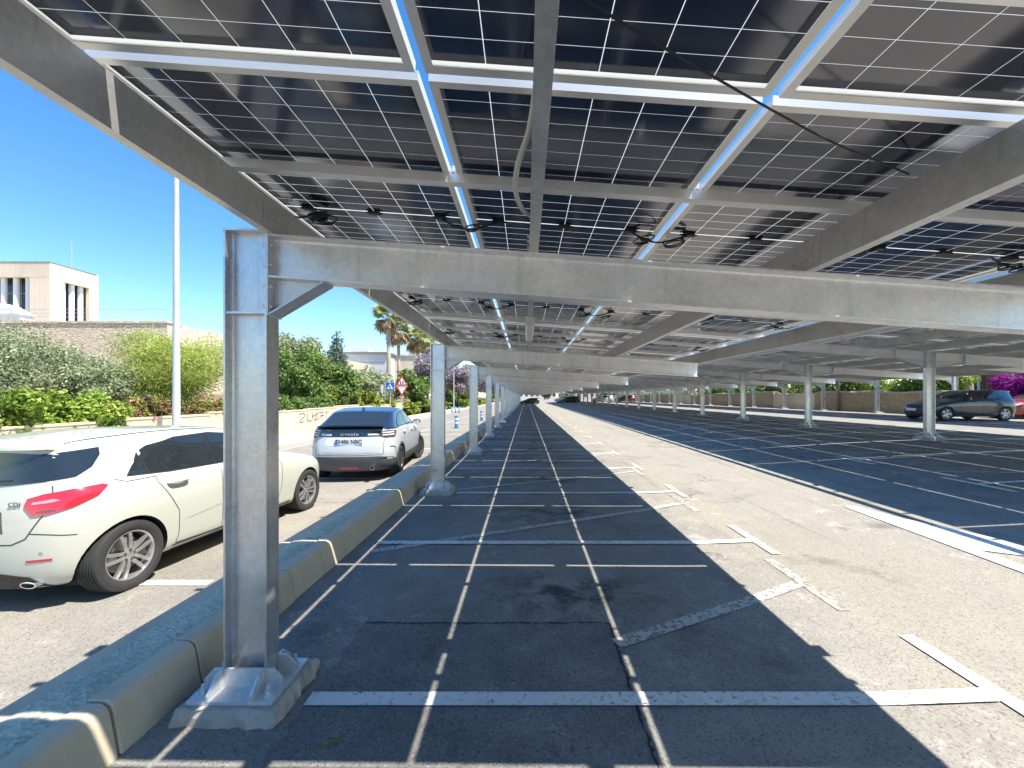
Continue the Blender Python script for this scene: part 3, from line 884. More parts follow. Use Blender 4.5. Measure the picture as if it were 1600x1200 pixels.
# strip lamps under the middle purlin
def strip_lamp(y, label):
    root = thing('strip_lamp', (0, 0, 0), label, 'lamp', 'strip lamps under the middle purlin')
    m = org1 @ Matrix.Translation((U1(0.018) + 0.025, y, 0.0))
    prof = [(-0.045, -0.012), (-0.04, -0.03), (0.04, -0.03), (0.045, -0.012), (0.03, 0.0), (-0.03, 0.0)]
    mb = MB(); mb.prism(prof, -0.60, 0.60, lambda a, b, h: tuple(m @ Vector((a, h, b)))); link('housing', mb.mesh('housing', M['lamp_body']), root)
    prof = [(-0.042, -0.031), (-0.045, -0.06), (-0.028, -0.082), (0.028, -0.082), (0.045, -0.06), (0.042, -0.031)]
    mb = MB(); mb.prism(prof, -0.585, 0.585, lambda a, b, h: tuple(m @ Vector((a, h, b)))); link('diffuser', mb.mesh('diffuser', M['diffuser']), root)
    for s in (-1, 1):
        mb = MB(); mb.box((-0.05, s * 0.595 - 0.01, -0.086), (0.05, s * 0.595 + 0.01, -0.004), mat=m); link('end_cap', mb.mesh('end_cap', M['lamp_body']), root)
    for yy in (-0.35, 0.0, 0.35):
        for s in (-1, 1):
            mb = MB(); mb.box((s * 0.047 - 0.004, yy - 0.012, -0.05), (s * 0.047 + 0.004, yy + 0.012, -0.008), mat=m); link('clip', mb.mesh('clip', M['alu']), root)
for y, t in ((4.75, 'nearest strip lamp under the middle purlin, just past the first beam'),
             (9.75, 'second strip lamp under the middle purlin, past the second beam'),
             (14.75, 'third strip lamp under the middle purlin, past the third beam')):
    strip_lamp(y, t)
# ------------------------------------------------------------------ cars
# local axes: x to the car's right, y forward, z up; origin on the ground under the rear axle
STN = [(0, 0), (.40, .003), (.72, .016), (.92, .05), (.99, .12), (1, .22), (1, .35), (1, .47), (1, .59), (1, .70), (.99, .81), (.94, .905), (.62, .98), (0, 1)]

def bspline(ctrl, n):
    """clamped uniform cubic b-spline through axis 0 of ctrl"""
    ctrl = np.asarray(ctrl, float)
    c = np.concatenate([ctrl[:1]*2 - ctrl[1:2], ctrl, ctrl[-1:]*2 - ctrl[-2:-1]], 0)
    m = len(ctrl) - 1
    out = []
    for i in range(n + 1):
        t = i / n * m; k = min(int(t), m - 1); f = t - k
        w = np.array([(1-f)**3, 3*f**3 - 6*f**2 + 4, -3*f**3 + 3*f**2 + 3*f + 1, f**3]) / 6
        out.append(np.tensordot(w, c[k:k+4], (0, 0)))
    return np.array(out)

def body_grid(rings, nu=110, nv=66):
    g = []
    for rg in rings:
        (w, yr, yf, z0, zm, z1), tp = rg[:6], (rg[6] if len(rg) > 6 else 0.0)
        row = []
        for xf, s in STN:
            if s < .45: xf = xf * (1 - tp * (1 - s / .45))
            z = z0 + (zm - z0) * s / 0.5 if s < 0.5 else zm + (z1 - zm) * (s - 0.5) / 0.5
            row.append((w * xf, yr + (yf - yr) * s, z))
        g.append(row)
    g = np.array(g)                       # ring, station, xyz
    g = bspline(g, nv)                    # along height
    g = bspline(np.swapaxes(g, 0, 1), nu) # around
    g[0, :, 0] = 0; g[-1, :, 0] = 0
    return g                              # (nu+1, nv+1, 3)

def car_body(rings, wheels, r_arch, mats, zone):
    g = body_grid(rings); nu, nv = g.shape[0] - 1, g.shape[1] - 1
    bm = bmesh.new()
    vr = [[bm.verts.new(g[i, j]) for j in range(nv + 1)] for i in range(nu + 1)]
    vl = [[bm.verts.new((-g[i, j, 0], g[i, j, 1], g[i, j, 2])) for j in range(nv + 1)] for i in range(nu + 1)]
    for i in range(nu):
        for j in range(nv):
            mi = zone((i + 0.5) / nu, (j + 0.5) / nv, g[i, j])
            f = bm.faces.new((vr[i][j], vr[i+1][j], vr[i+1][j+1], vr[i][j+1])); f.material_index = mi
            f = bm.faces.new((vl[i][j], vl[i][j+1], vl[i+1][j+1], vl[i+1][j])); f.material_index = mi
        f = bm.faces.new((vr[i][0], vl[i][0], vl[i+1][0], vr[i+1][0])); f.material_index = 1
    bmesh.ops.remove_doubles(bm, verts=bm.verts, dist=0.0004)
    bmesh.ops.recalc_face_normals(bm, faces=bm.faces)
    me = bpy.data.meshes.new('body'); bm.to_mesh(me)
    bvh = BVHTree.FromBMesh(bm); bm.free()
    for m in mats: me.materials.append(m)
    # wheel arches
    tmp = bpy.data.objects.new('tmp', me); COL.objects.link(tmp)
    cut = MB()
    for (wx, wy) in wheels:
        for s in (-1, 1):
            x0, x1 = sorted((s * (wx - 0.27), s * (wx + 0.30)))
            cut.lathe([(x0, 0.0001), (x0, r_arch), (x1, r_arch), (x1, 0.0001)], 40, 'x', (0, wy, wheels_z))
    cme = cut.mesh('cut', mats[1])
    bmc = bmesh.new(); bmc.from_mesh(cme); bmesh.ops.remove_doubles(bmc, verts=bmc.verts, dist=0.002); bmesh.ops.recalc_face_normals(bmc, faces=bmc.faces); bmc.to_mesh(cme); bmc.free()
    co = bpy.data.objects.new('tmpcut', cme); COL.objects.link(co)
    md = tmp.modifiers.new('b', 'BOOLEAN'); md.operation = 'DIFFERENCE'; md.object = co; md.solver = 'EXACT'
    dg = bpy.context.evaluated_depsgraph_get()
    out = bpy.data.meshes.new_from_object(tmp.evaluated_get(dg))
    bpy.data.objects.remove(tmp); bpy.data.objects.remove(co)
    while len(out.materials) > len(mats): out.materials.pop()
    for i_, m in enumerate(mats):
        if i_ < len(out.materials): out.materials[i_] = m
        else: out.materials.append(m)
    for p in out.polygons:
        if p.material_index >= len(mats): p.material_index = 1
    for p in out.polygons:
        c = p.center
        for (wx, wy) in wheels:
            if abs(c.x) < wx + 0.29 and math.hypot(c.y - wy, c.z - wheels_z) < r_arch * 1.003 and abs(c.x) > wx - 0.28:
                if math.hypot(c.y - wy, c.z - wheels_z) > r_arch * 0.985 and abs(p.normal.x) < 0.25 or abs(abs(c.x) - (wx - 0.27)) < 0.005:
                    p.material_index = 1
    out.polygons.foreach_set('use_smooth', [True] * len(out.polygons))
    out.set_sharp_from_angle(angle=R(38))
    out.name = 'body'
    return out, bvh
wheels_z = 0.315

class Decal:
    """patches and ribbons that follow a car's surface"""
    def __init__(self, bvh): self.b = bvh
    def hit(self, s, z, d, off):
        d = Vector(d).normalized(); a = Vector((-d.y, d.x, 0))
        o = a * s + Vector((0, 0, z)) - d * 6
        loc, n, i, dist = self.b.ray_cast(o, d)
        if loc is None: return None
        if n.dot(d) > 0: n = -n
        return loc + n * off
    def patch(self, poly, d, off=0.003, rings=5, mb=None, sub=6, mi=0, smooth=True):
        mb = mb or MB()
        n0 = len(poly); pts = []
        for i in range(n0):
            a = Vector(poly[i]); b = Vector(poly[(i+1) % n0])
            for k in range(sub): pts.append(a + (b - a) * k / sub)
        c = sum(pts, Vector((0, 0))) / len(pts)
        rows = []
        for r in range(rings + 1):
            f = 1 - r / rings
            row = []
            for p in pts:
                q = c + (p - c) * f
                h = self.hit(q.x, q.y, d, off if r > 0 else -0.0005)
                if h is None: h = rows[-1][len(row)] if rows else Vector((0, 0, -5))
                row.append(h)
                if r == rings: break
            if r == 1:      # outer skirt gives the patch an edge
                pass
            rows.append(row)
        # ring 0 sits just inside the body (edge), ring 0b at the same place but proud
        first = []
        for p in pts:
            h = self.hit(p.x, p.y, d, off); first.append(h if h is not None else rows[0][len(first)])
        seq = [rows[0], first] + rows[1:]
        base = len(mb.v); N = len(pts)
        for row in seq[:-1]: mb.v.extend([tuple(v) for v in row])
        mb.v.append(tuple(seq[-1][0])); tip = len(mb.v) - 1
        for r in range(len(seq) - 2):
            for k in range(N):
                k2 = (k+1) % N
                mb.f.append((base + r*N + k, base + r*N + k2, base + (r+1)*N + k2, base + (r+1)*N + k)); mb.m.append(mi)
        e = base + (len(seq) - 2) * N
        for k in range(N):
            mb.f.append((e + k, e + (k+1) % N, tip)); mb.m.append(mi)
        return mb
    def ribbon(self, path, d, width=0.006, off=0.0016, mb=None, n=10):
        mb = mb or MB()
        pts = [Vector(p) for p in path]; P = []
        for i in range(len(pts) - 1):
            for k in range(n): P.append(pts[i] + (pts[i+1] - pts[i]) * k / n)
        P.append(pts[-1]); base = len(mb.v); cnt = 0
        for i, p in enumerate(P):
            t = (P[min(i+1, len(P)-1)] - P[max(i-1, 0)]); t = t.normalized() if t.length else Vector((1, 0))
            nn = Vector((-t.y, t.x)) * width / 2
            h0, h1 = self.hit(p.x + nn.x, p.y + nn.y, d, off), self.hit(p.x - nn.x, p.y - nn.y, d, off)
            if h0 is None or h1 is None: continue
            mb.v.extend([tuple(h0), tuple(h1)]); cnt += 1
        for i in range(cnt - 1):
            a = base + 2*i; mb.f.append((a, a+1, a+3, a+2)); mb.m.append(0)
        return mb

def wheel_meshes(r, w, rim_r, style='twin'):
    """tyre, rim, brake; axis along x, outer face towards +x"""
    h = w / 2
    mb = MB(); s = r - rim_r
    prof = [(-h*0.80, rim_r), (-h*0.98, rim_r + s*0.3), (-h, rim_r + s*0.6), (-h*0.92, r*0.975), (-h*0.72, r*0.996)]
    for k in range(5):          # tread grooves
        x0 = -h*0.68 + k * (h*1.36/5)
        x1 = x0 + h*1.36/5
        prof += [(x0 + 0.003, r), (x1 - 0.009, r), (x1 - 0.007, r - 0.007), (x1 + 0.001, r - 0.007)]
    prof += [(h*0.72, r*0.996), (h*0.92, r*0.975), (h, rim_r + s*0.6), (h*0.98, rim_r + s*0.3), (h*0.82, rim_r)]
    mb.lathe(prof, 48); tyre = mb.mesh('tyre', M['tyre'], smooth=True, angle=40)
    mb = MB()
    mb.lathe([(-h*0.8, rim_r*0.97), (h*0.6, rim_r*0.93), (h*0.80, rim_r*0.955), (h*0.86, rim_r*1.01), (h*0.74, rim_r*1.02), (-h*0.8, rim_r*1.0)], 48)
    def spoke(a, wid0, wid1, off0=0.0, off1=0.0):
        ca, sa = math.cos(a), math.sin(a)
        n = 6
        sec = []
        for i in range(n + 1):
            t = i / n; rad = rim_r * (0.16 + 0.80 * t)
            ww = wid0 + (wid1 - wid0) * t; of = off0 + (off1 - off0) * t
            xo = h * (0.62 + 0.10 * math.sin(t * math.pi)) + 0.012 * t
            for (dx, dw) in ((0.0, -0.5), (-0.004, -0.5), (-0.030, -0.35), (-0.030, 0.35), (-0.004, 0.5), (0.0, 0.5)):
                u = ww * dw + of
                if dx == 0.0: u *= 1.0
                sec.append((xo + dx + (0.003 if dx == 0.0 else 0), rad * ca - u * sa, rad * sa + u * ca))
        fs = []
        for i in range(n):
            for k in range(6):
                k2 = (k + 1) % 6
                fs.append((i*6 + k, i*6 + k2, (i+1)*6 + k2, (i+1)*6 + k))
        mb.add(sec, fs)
    for k in range(5):
        a = k * 2 * math.pi / 5 + 0.32
        if style == 'twin':
            spoke(a, 0.030, 0.030, -0.018, -0.040); spoke(a, 0.030, 0.030, 0.018, 0.040)
        else:
            spoke(a, 0.050, 0.036, 0.0, -0.03); spoke(a, 0.050, 0.030, 0.0, 0.05); spoke(a + 0.62, 0.028, 0.022, 0, 0.01)
    mb.lathe([(h*0.30, rim_r*0.26), (h*0.62, rim_r*0.25), (h*0.70, rim_r*0.19), (h*0.72, rim_r*0.12), (h*0.74, 0.001)], 24)
    rim = mb.mesh('rim', M['rim'] if style == 'twin' else M['rim_dark'], smooth=True, angle=35)
    mb = MB()
    for k in range(5):
        a = k * 2 * math.pi / 5; bolt(mb, (h*0.68, rim_r*0.20*math.cos(a), rim_r*0.20*math.sin(a)), (1, 0, 0), 0.009, 0.012)
    lug = mb.mesh('wheel_bolts', M['rim_dark'])
    mb = MB(); mb.lathe([(-0.01, 0.05), (-0.01, rim_r*0.74), (0.012, rim_r*0.74), (0.012, 0.05)], 32)
    mb.box((-0.03, rim_r*0.35, -0.08), (0.045, rim_r*0.80, 0.08)); brake = mb.mesh('brake_disc', M['brake'])
    mb = MB(); mb.lathe([(-h*0.5, rim_r*0.95), (-h*0.5, 0.001)], 24); back = mb.mesh('wheel_back', M['wheel_well'])
    return tyre, rim, brake, back, lug

def add_wheels(root, wheels, meshes, steer=0.0):
    tyre, rim, brake, back, lug = meshes
    for idx, (wx, wy) in enumerate(wheels):
        for s in (1, -1):
            w = link('wheel', tyre, root, loc=(s * wx, wy, wheels_z))
            w.rotation_euler = (random.uniform(0, 1.2) if s > 0 else random.uniform(0, 1.2), 0, (0 if s > 0 else math.pi) + (steer if idx == 1 else 0))
            link('rim', rim, w); link('brake_disc', brake, w); link('wheel_back', back, w); link('wheel_bolts', lug, w)

def text_mesh(body, size, mat, extrude=0.002, align='CENTER', spacing=1.0):
    cu = bpy.data.curves.new('t', 'FONT'); cu.body = body; cu.size = size; cu.extrude = extrude; cu.align_x = align; cu.align_y = 'CENTER'; cu.space_character = spacing
    o = bpy.data.objects.new('t', cu); COL.objects.link(o)
    dg = bpy.context.evaluated_depsgraph_get()
    me = bpy.data.meshes.new_from_object(o.evaluated_get(dg))
    bpy.data.objects.remove(o)
    me.materials.clear(); me.materials.append(mat)
    return me

def side(poly):                   # outline given in (y,z) for the car's right side -> decal coords
    return [(p[0], p[1]) for p in poly]
DR, DL, DB, DF = (-1, 0, 0), (1, 0, 0), (0, 1, 0), (0, -1, 0)   # looking at right side, left side, back, front
# decal s axis = (-d.y, d.x): right side d=(-1,0): s=-y ; left: s=+y ; back d=(0,1): s=-x ; front: s=+x
def both(dec, poly, off, mat, name, root, **kw):
    for d, sg in ((DR, -1), (DL, 1)):
        mb = dec.patch([(sg * y, z) for y, z in poly], d, off, **kw)
        link(name, mb.mesh(name, mat, smooth=True, angle=50), root)
def seams(dec, paths, root, name='panel_seam', width=0.007):
    mb = MB()
    for d, sg in ((DR, -1), (DL, 1)):
        for p in paths: dec.ribbon([(sg * y, z) for y, z in p], d, width, mb=mb)
    link(name, mb.mesh(name, M['seam']), root)
def back_patch(dec, poly, off, mat, name, root, d=DB, **kw):
    mb = dec.patch([(-x, z) for x, z in poly], d, off, **kw) if d is DB else dec.patch(poly, d, off, **kw)
    return link(name, mb.mesh(name, mat, smooth=True, angle=50), root)
def mirror_x(poly): return [(-x, z) for x, z in poly][::-1]

def door_mirror(root, x, y, z, paint, s=1):
    mb = MB()
    g = []
    for i in range(9):
        a = i / 8 * math.pi
        for k in range(12):
            b = k / 12 * 2 * math.pi
            g.append((x + s * (0.10 + 0.10 * math.sin(a) * math.cos(b) + 0.015), y + 0.085 * math.cos(a) , z + 0.065 * math.sin(a) * math.sin(b)))
    fs = []
    for i in range(8):
        for k in range(12):
            k2 = (k+1) % 12; fs.append((i*12 + k, i*12 + k2, (i+1)*12 + k2, (i+1)*12 + k))
    mb.add(g, fs); m = link('door_mirror', mb.mesh('door_mirror', paint, smooth=True), root)
    mb = MB(); mb.prism([(0.035, -0.045), (0.185, -0.040), (0.195, 0.03), (0.16, 0.05), (0.05, 0.045)], y - 0.088, y - 0.075, lambda a, b, h: (x + s * a, h, z + b)); link('mirror_glass', mb.mesh('mirror_glass', M['chrome']), m)
    mb = MB(); mb.box((min(x - s*0.05, x + s*0.08), y - 0.03, z - 0.05), (max(x - s*0.05, x + s*0.08), y + 0.04, z - 0.02)); link('mirror_arm', mb.mesh('mirror_arm', M['car_trim']), m)

def handle(dec, root, y, z, mat, L=0.21):
    for d, sg in ((DR, -1), (DL, 1)):
        c = dec.hit(sg * y, z, d, 0.0)
        if c is None: continue
        mb = MB(); s = 1 if c.x > 0 else -1
        pts = [(c.x, y - L/2, z), (c.x + s*0.030, y - L/2 + 0.02, z), (c.x + s*0.040, y, z + 0.004), (c.x + s*0.034, y + L/2 - 0.02, z + 0.004), (c.x, y + L/2, z)]
        mb.tube(smooth_path(pts, 4), 0.017, 8); link('door_handle', mb.mesh('door_handle', mat, smooth=True), root)

# ---- hatchback shape shared by the compact cars
HATCH = [(.60, -.60, 3.35, .17, .17, .17), (.80, -.68, 3.42, .18, .18, .18), (.865, -.745, 3.50, .27, .22, .25), (.888, -.785, 3.53, .45, .44, .43),
         (.900, -.785, 3.52, .64, .64, .60), (.895, -.765, 3.46, .80, .81, .70), (.880, -.735, 3.32, .93, .915, .775, .03), (.850, -.715, 3.05, .985, .955, .86, .05),
         (.815, -.700, 2.45, 1.04, .985, .965, .09), (.755, -.665, 2.06, 1.19, 1.19, 1.17, .14), (.665, -.640, 1.56, 1.345, 1.385, 1.36, .16), (.640, -.640, 1.50, 1.365, 1.408, 1.38, .16), (.55, -.60, 1.38, 1.385, 1.435, 1.405, .16),
         (.28, -.56, 1.28, 1.395, 1.445, 1.415, .16), (0, -.55, 1.25, 1.40, 1.448, 1.42)]
W_H = [(0.775, 0.0), (0.775, 2.70)]

def hatchback(loc, rz, paint, label, detail=True, group=None, short=1.0, cat='car', rim='twin', smoke=False):
    root = thing('parked_car', loc, label, cat, group, rz)
    global _hatch
    key = paint.name
    if key not in _hatch:
        _hatch[key] = car_body([(r_[0], r_[1] * short) + tuple(r_[2:]) for r_ in HATCH], W_H, 0.352, [paint, M['wheel_well']], lambda u, v, p: 0)
    me, bvh = _hatch[key]; dec = Decal(bvh)
    link('body', me, root)
    add_wheels(root, W_H, WHEEL_A if rim == 'twin' else WHEEL_B)
    # glass
    qd = 0.10 if short < 1 else 0.0
    trim = [(-.06 + qd, 1.025), (.06 + qd, 1.16), (.26 + qd * .6, 1.275), (.60, 1.345), (1.05, 1.358), (1.40, 1.315), (1.72, 1.19), (2.02, 1.005), (1.2, .99), (.45, 1.0)]
    both(dec, trim, 0.0015, M['car_trim'], 'window_trim', root)
    both(dec, [(-.035 + qd, 1.035), (.07 + qd * .8, 1.155), (.20, 1.235), (.235, 1.03)], 0.004, M['car_glass'], 'quarter_window', root)
    both(dec, [(.265, 1.025), (.23, 1.25), (.30, 1.285), (.60, 1.333), (.93, 1.345), (.98, 1.01)], 0.004, M['car_glass'], 'rear_door_window', root)
    both(dec, [(1.04, 1.01), (1.00, 1.345), (1.38, 1.305), (1.69, 1.185), (1.95, 1.02)], 0.004, M['car_glass'], 'front_door_window', root)
    rw = [(-.56, 1.065), (-.585, 1.11), (-.53, 1.285), (-.3, 1.303), (0, 1.31), (.3, 1.303), (.53, 1.285), (.585, 1.11), (.56, 1.065), (.3, 1.04), (0, 1.03), (-.3, 1.04)]
    back_patch(dec, rw, 0.004, M['car_glass'], 'rear_window', root, rings=8, sub=8)
    ws = [(-.60, 1.03), (-.52, 1.32), (0, 1.355), (.52, 1.32), (.60, 1.03), (0, 1.0)]
    back_patch(dec, ws, 0.004, M['car_glass'], 'windscreen', root, d=DF, rings=8, sub=8)
    if short < 1:
        both(dec, [(-.44, 1.285), (-.07, 1.315), (-.085, 1.25), (-.17, 1.155), (-.29, 1.085), (-.43, 1.065)], 0.004, M['car_glass'], 'quarter_blade', root)
    # tail lamps wrap round the corner
    q = 0.70710678
    for sg in (1, -1):
        d = (-q * sg, q, 0)      # looking forward and inward
        # s axis = (-d.y, d.x) = (-q, -q*sg): for sg=1 s = -(x+y)q
        poly = [(-.015, .875), (.005, .935), (.10, .968), (.26, .990), (.43, 1.000), (.465, .982), (.41, .915), (.27, .848), (.12, .806), (.035, .80)]
        conv = [((-s if sg > 0 else s), z) for s, z in poly]
        mb = dec.patch(conv, d, 0.010, rings=8, sub=6)
        tl = link('tail_lamp', mb.mesh('tail_lamp', M['tail_red'] if not smoke else M['tail_dark'], smooth=True, angle=50), root)
        if detail:
            for k, (pl, mt) in enumerate((([(.03, .888), (.04, .907), (.16, .925), (.20, .912), (.14, .898)], 'tail_pink'), ([(.06, .825), (.06, .835), (.16, .845), (.18, .838), (.12, .824)], 'tail_dark'))):
                cv = [((-s if sg > 0 else s), z) for s, z in pl]
                mb = dec.patch(cv, d, 0.012, rings=3, sub=4); link('lamp_lens', mb.mesh('lamp_lens', M[mt], smooth=True, angle=50), tl)
    for sg in (1, -1):
        d = (-q * sg, -q, 0)
        # s=(-d.y,d.x)=(q,-q sg): for sg=1, s = (x - y) q ; headlamp around x=.72,y=3.25
        poly = [(-2.02, .70), (-1.90, .735), (-1.66, .80), (-1.62, .775), (-1.80, .665), (-1.98, .63)]
        conv = [(s if sg > 0 else -s, z) for s, z in poly]
        mb = dec.patch(conv, d, 0.006, rings=5); link('headlamp', mb.mesh('headlamp', M['lens_clear'], smooth=True, angle=50), root)
    back_patch(dec, [(-.42, .36), (-.50, .52), (.50, .52), (.42, .36)], 0.006, M['car_trim'], 'grille', root, d=DF)
    back_patch(dec, [(-.30, .60), (-.36, .70), (.36, .70), (.30, .60)], 0.006, M['car_trim'], 'grille', root, d=DF)
    pm = link('number_plate', MB().box((-.26, 3.535, .45), (.26, 3.545, .56)).mesh('number_plate', M['plate_white']), root)
    handle(dec, root, 0.46, .905, paint); handle(dec, root, 1.38, .89, paint)
    for s in (-1, 1): door_mirror(root, s * 0.80, 1.78, 1.02, paint, s)
    # lower rear diffuser and exhausts
    back_patch(dec, [(-.60, .20), (-.50, .30), (-.30, .335), (.30, .335), (.50, .30), (.60, .20)], 0.006, M['car_trim'], 'rear_diffuser', root)
    if not detail: return root
    seams(dec, [[(.285, 1.0), (.27, .93), (.36, .78), (.46, .60), (.47, .36), (.45, .27)], [(1.02, .99), (1.01, .7), (1.03, .27)], [(.45, .27), (1.03, .25), (1.95, .25)],
                [(1.95, .26), (2.05, .5), (2.06, .8), (1.98, 1.0)], [(-.50, .66), (-.42, .63), (-.36, .62)], [(-.06, 1.02), (.02, .985), (.28, .985)]], root, width=0.008)
    mb = MB()
    dec.ribbon([(-.60, 1.03), (-.62, .97)], DB, 0.008, mb=mb); dec.ribbon([(.60, 1.03), (.62, .97)], DB, 0.008, mb=mb)
    dec.ribbon([(-.60, .80), (-.50, .62), (-.40, .575), (0, .57), (.40, .575), (.50, .62), (.60, .80)], DB, 0.010, mb=mb)
    link('tailgate_seam', mb.mesh('tailgate_seam', M['seam']), root)
    # character line along the doors
    mb = MB()
    for d, sg in ((DR, -1), (DL, 1)):
        dec.ribbon([(sg * y, z) for y, z in [(.55, .50), (1.2, .56), (1.9, .66)]], d, 0.010, 0.003, mb=mb)
    link('door_crease', mb.mesh('door_crease', paint, smooth=True), root)
    # rear wiper, bumper reflectors and parking sensors
    hw = dec.hit(0, 1.06, DB, .012); hv = dec.hit(-.32, 1.08, DB, .014)
    if hw and hv:
        mb = MB(); mb.tube([hw, (hw + hv) / 2 + Vector((0, -.01, .004)), hv], [.012, .008, .006], 6); link('rear_wiper', mb.mesh('rear_wiper', M['car_trim']), root)
    for s_ in (-1, 1):
        mb = dec.patch([(-s_ * x, z) for x, z in [(.50, .425), (.50, .445), (.66, .450), (.66, .430)]], DB, .004, rings=2, sub=3); link('reflector', mb.mesh('reflector', M['tail_red']), root)
        for sx_ in (.28, .60):
            mb = dec.patch([(-s_ * (sx_ + .013*math.cos(a)), .50 + .013*math.sin(a)) for a in np.linspace(0, 2*math.pi, 11)[:-1]], DB, .003, rings=1, sub=1); link('parking_sensor', mb.mesh('parking_sensor', M['car_silver']), root)
    mb = MB()
    for d, sg in ((DR, -1), (DL, 1)): dec.ribbon([(sg * y, .235) for y in (.42, 1.0, 1.6, 2.28)], d, .05, .004, mb=mb)
    link('sill_trim', mb.mesh('sill_trim', M['cladding'], smooth=True), root)
    # plate in its recess, boot lettering, exhaust tips, reflector
    back_patch(dec, [(-.33, .665), (-.30, .835), (.30, .835), (.33, .665)], 0.002, M['cladding'], 'plate_recess', root)
    h = dec.hit(0, .75, DB, 0.0); yb = h.y - 0.022
    pl = link('number_plate', MB().box((-.26, yb - .004, .695), (.26, yb + .03, .805)).mesh('number_plate', M['plate_white']), root)
    t = link('plate_letters', text_mesh('VT', 0.105, M['car_trim'], align='RIGHT'), pl, loc=(.245, yb - .006, .75), rot=(R(90), 0, 0))
    h = dec.hit(-.40, .895, DB, 0.003)
    link('model_letters', text_mesh('CDI', 0.050, M['rim_dark'], 0.003, spacing=1.15), root, loc=(.40, h.y - 0.008, .895), rot=(R(90), R(0), R(8)))
    for s in (-1, 1):
        mb = MB(); rg = []
        for k in range(20):
            a = 2 * math.pi * k / 20; rg.append((s*.49 + .075*math.cos(a), .235 + .028*math.sin(a)))
        h = dec.hit(-s*.49, .25, DB, 0.0); ye = (h.y if h else -.72) - 0.02
        outer = [(x, ye, z) for x, z in rg]; inner = [(s*.49 + (x - s*.49)*.82, ye - .002, .235 + (z - .235)*.72) for x, z in rg]; deep = [(x, ye + .1, z) for x, _, z in inner]
        back = [(x, ye + .12, z) for x, z in rg]
        vs_ = back + outer + inner + deep; fs = []
        for ring in range(3):
            for k in range(20):
                k2 = (k+1) % 20; fs.append((ring*20+k, ring*20+k2, (ring+1)*20+k2, (ring+1)*20+k))
        fs.append(tuple(60 + k for k in range(20)))
        mb.add(vs_, fs); mb.m[-1] = 1
        link('exhaust_tip', mb.mesh('exhaust_tip', [M['chrome'], M['wheel_well']], smooth=True, angle=40), root)
        h = dec.hit(-s*.66, .43, DB, 0.003)
    # roof spoiler lip with the black quarter blades beside the glass
    mb = MB()
    xs_ = np.linspace(-.535, .535, 17); P = []
    for x in xs_:
        h = dec.hit(-x, 1.322, DB, 0.0); P.append(h if h else Vector((x, -.63, 1.32)))
    vs_ = []
    for h in P: vs_ += [(h.x, h.y + .16, h.z + .066), (h.x, h.y - .06, h.z + .030), (h.x, h.y - .062, h.z + .008), (h.x, h.y + .05, h.z - .018)]
    fs = []
    for i in range(16):
        for k in range(4): fs.append((i*4 + k, i*4 + (k+1) % 4, (i+1)*4 + (k+1) % 4, (i+1)*4 + k))
    fs += [(0, 1, 2, 3), (64, 65, 66, 67)]
    mb.add(vs_, fs); link('roof_spoiler', mb.mesh('roof_spoiler', paint, smooth=True, angle=60), root)
    for sg in (1, -1):
        mb = MB(); P = []
        for y in np.linspace(-.40, 1.35, 14):
            x = sg * (.525 + .085 * min(1, (y + .4) / .9) - .03 * max(0, (y - .9)))
            hh = bvh.ray_cast(Vector((x, y, 3)), Vector((0, 0, -1)))[0]
            if hh: P.append(hh + Vector((0, 0, .001)))
        mb.tube(P, 0.006, 6); link('roof_gutter', mb.mesh('roof_gutter', M['car_trim'], smooth=True), root)
    return root
_hatch = {}
wheels_z = 0.315
WHEEL_A = wheel_meshes(0.315, 0.215, 0.218, 'twin')
WHEEL_B = wheel_meshes(0.318, 0.215, 0.235, 'y')

hatchback((-4.50, 3.90, ROAD_Z), R(-4.5), M['car_white'], 'white hatchback with red tail lamps parked on the road beyond the nearest column', short=0.70)

# ---- coupe-backed crossover
CROSS = [(.62, -.60, 3.35, .20, .20, .20), (.82, -.70, 3.45, .21, .21, .21), (.880, -.78, 3.52, .30, .27, .28), (.905, -.83, 3.56, .48, .46, .46),
         (.912, -.83, 3.55, .64, .64, .64), (.905, -.80, 3.50, .78, .80, .76), (.893, -.765, 3.40, .90, .93, .86), (.865, -.745, 3.15, 1.00, 1.02, .95),
         (.835, -.735, 2.52, 1.075, 1.07, 1.05), (.82, -.72, 2.48, 1.115, 1.09, 1.06), (.745, -.45, 2.05, 1.20, 1.28, 1.27), (.665, -.02, 1.58, 1.395, 1.475, 1.44), (.64, .03, 1.52, 1.41, 1.495, 1.465),
         (.52, .08, 1.42, 1.435, 1.52, 1.49), (.26, .12, 1.34, 1.445, 1.53, 1.50), (0, .13, 1.32, 1.45, 1.532, 1.505)]
W_C = [(0.79, 0.0), (0.79, 2.67)]
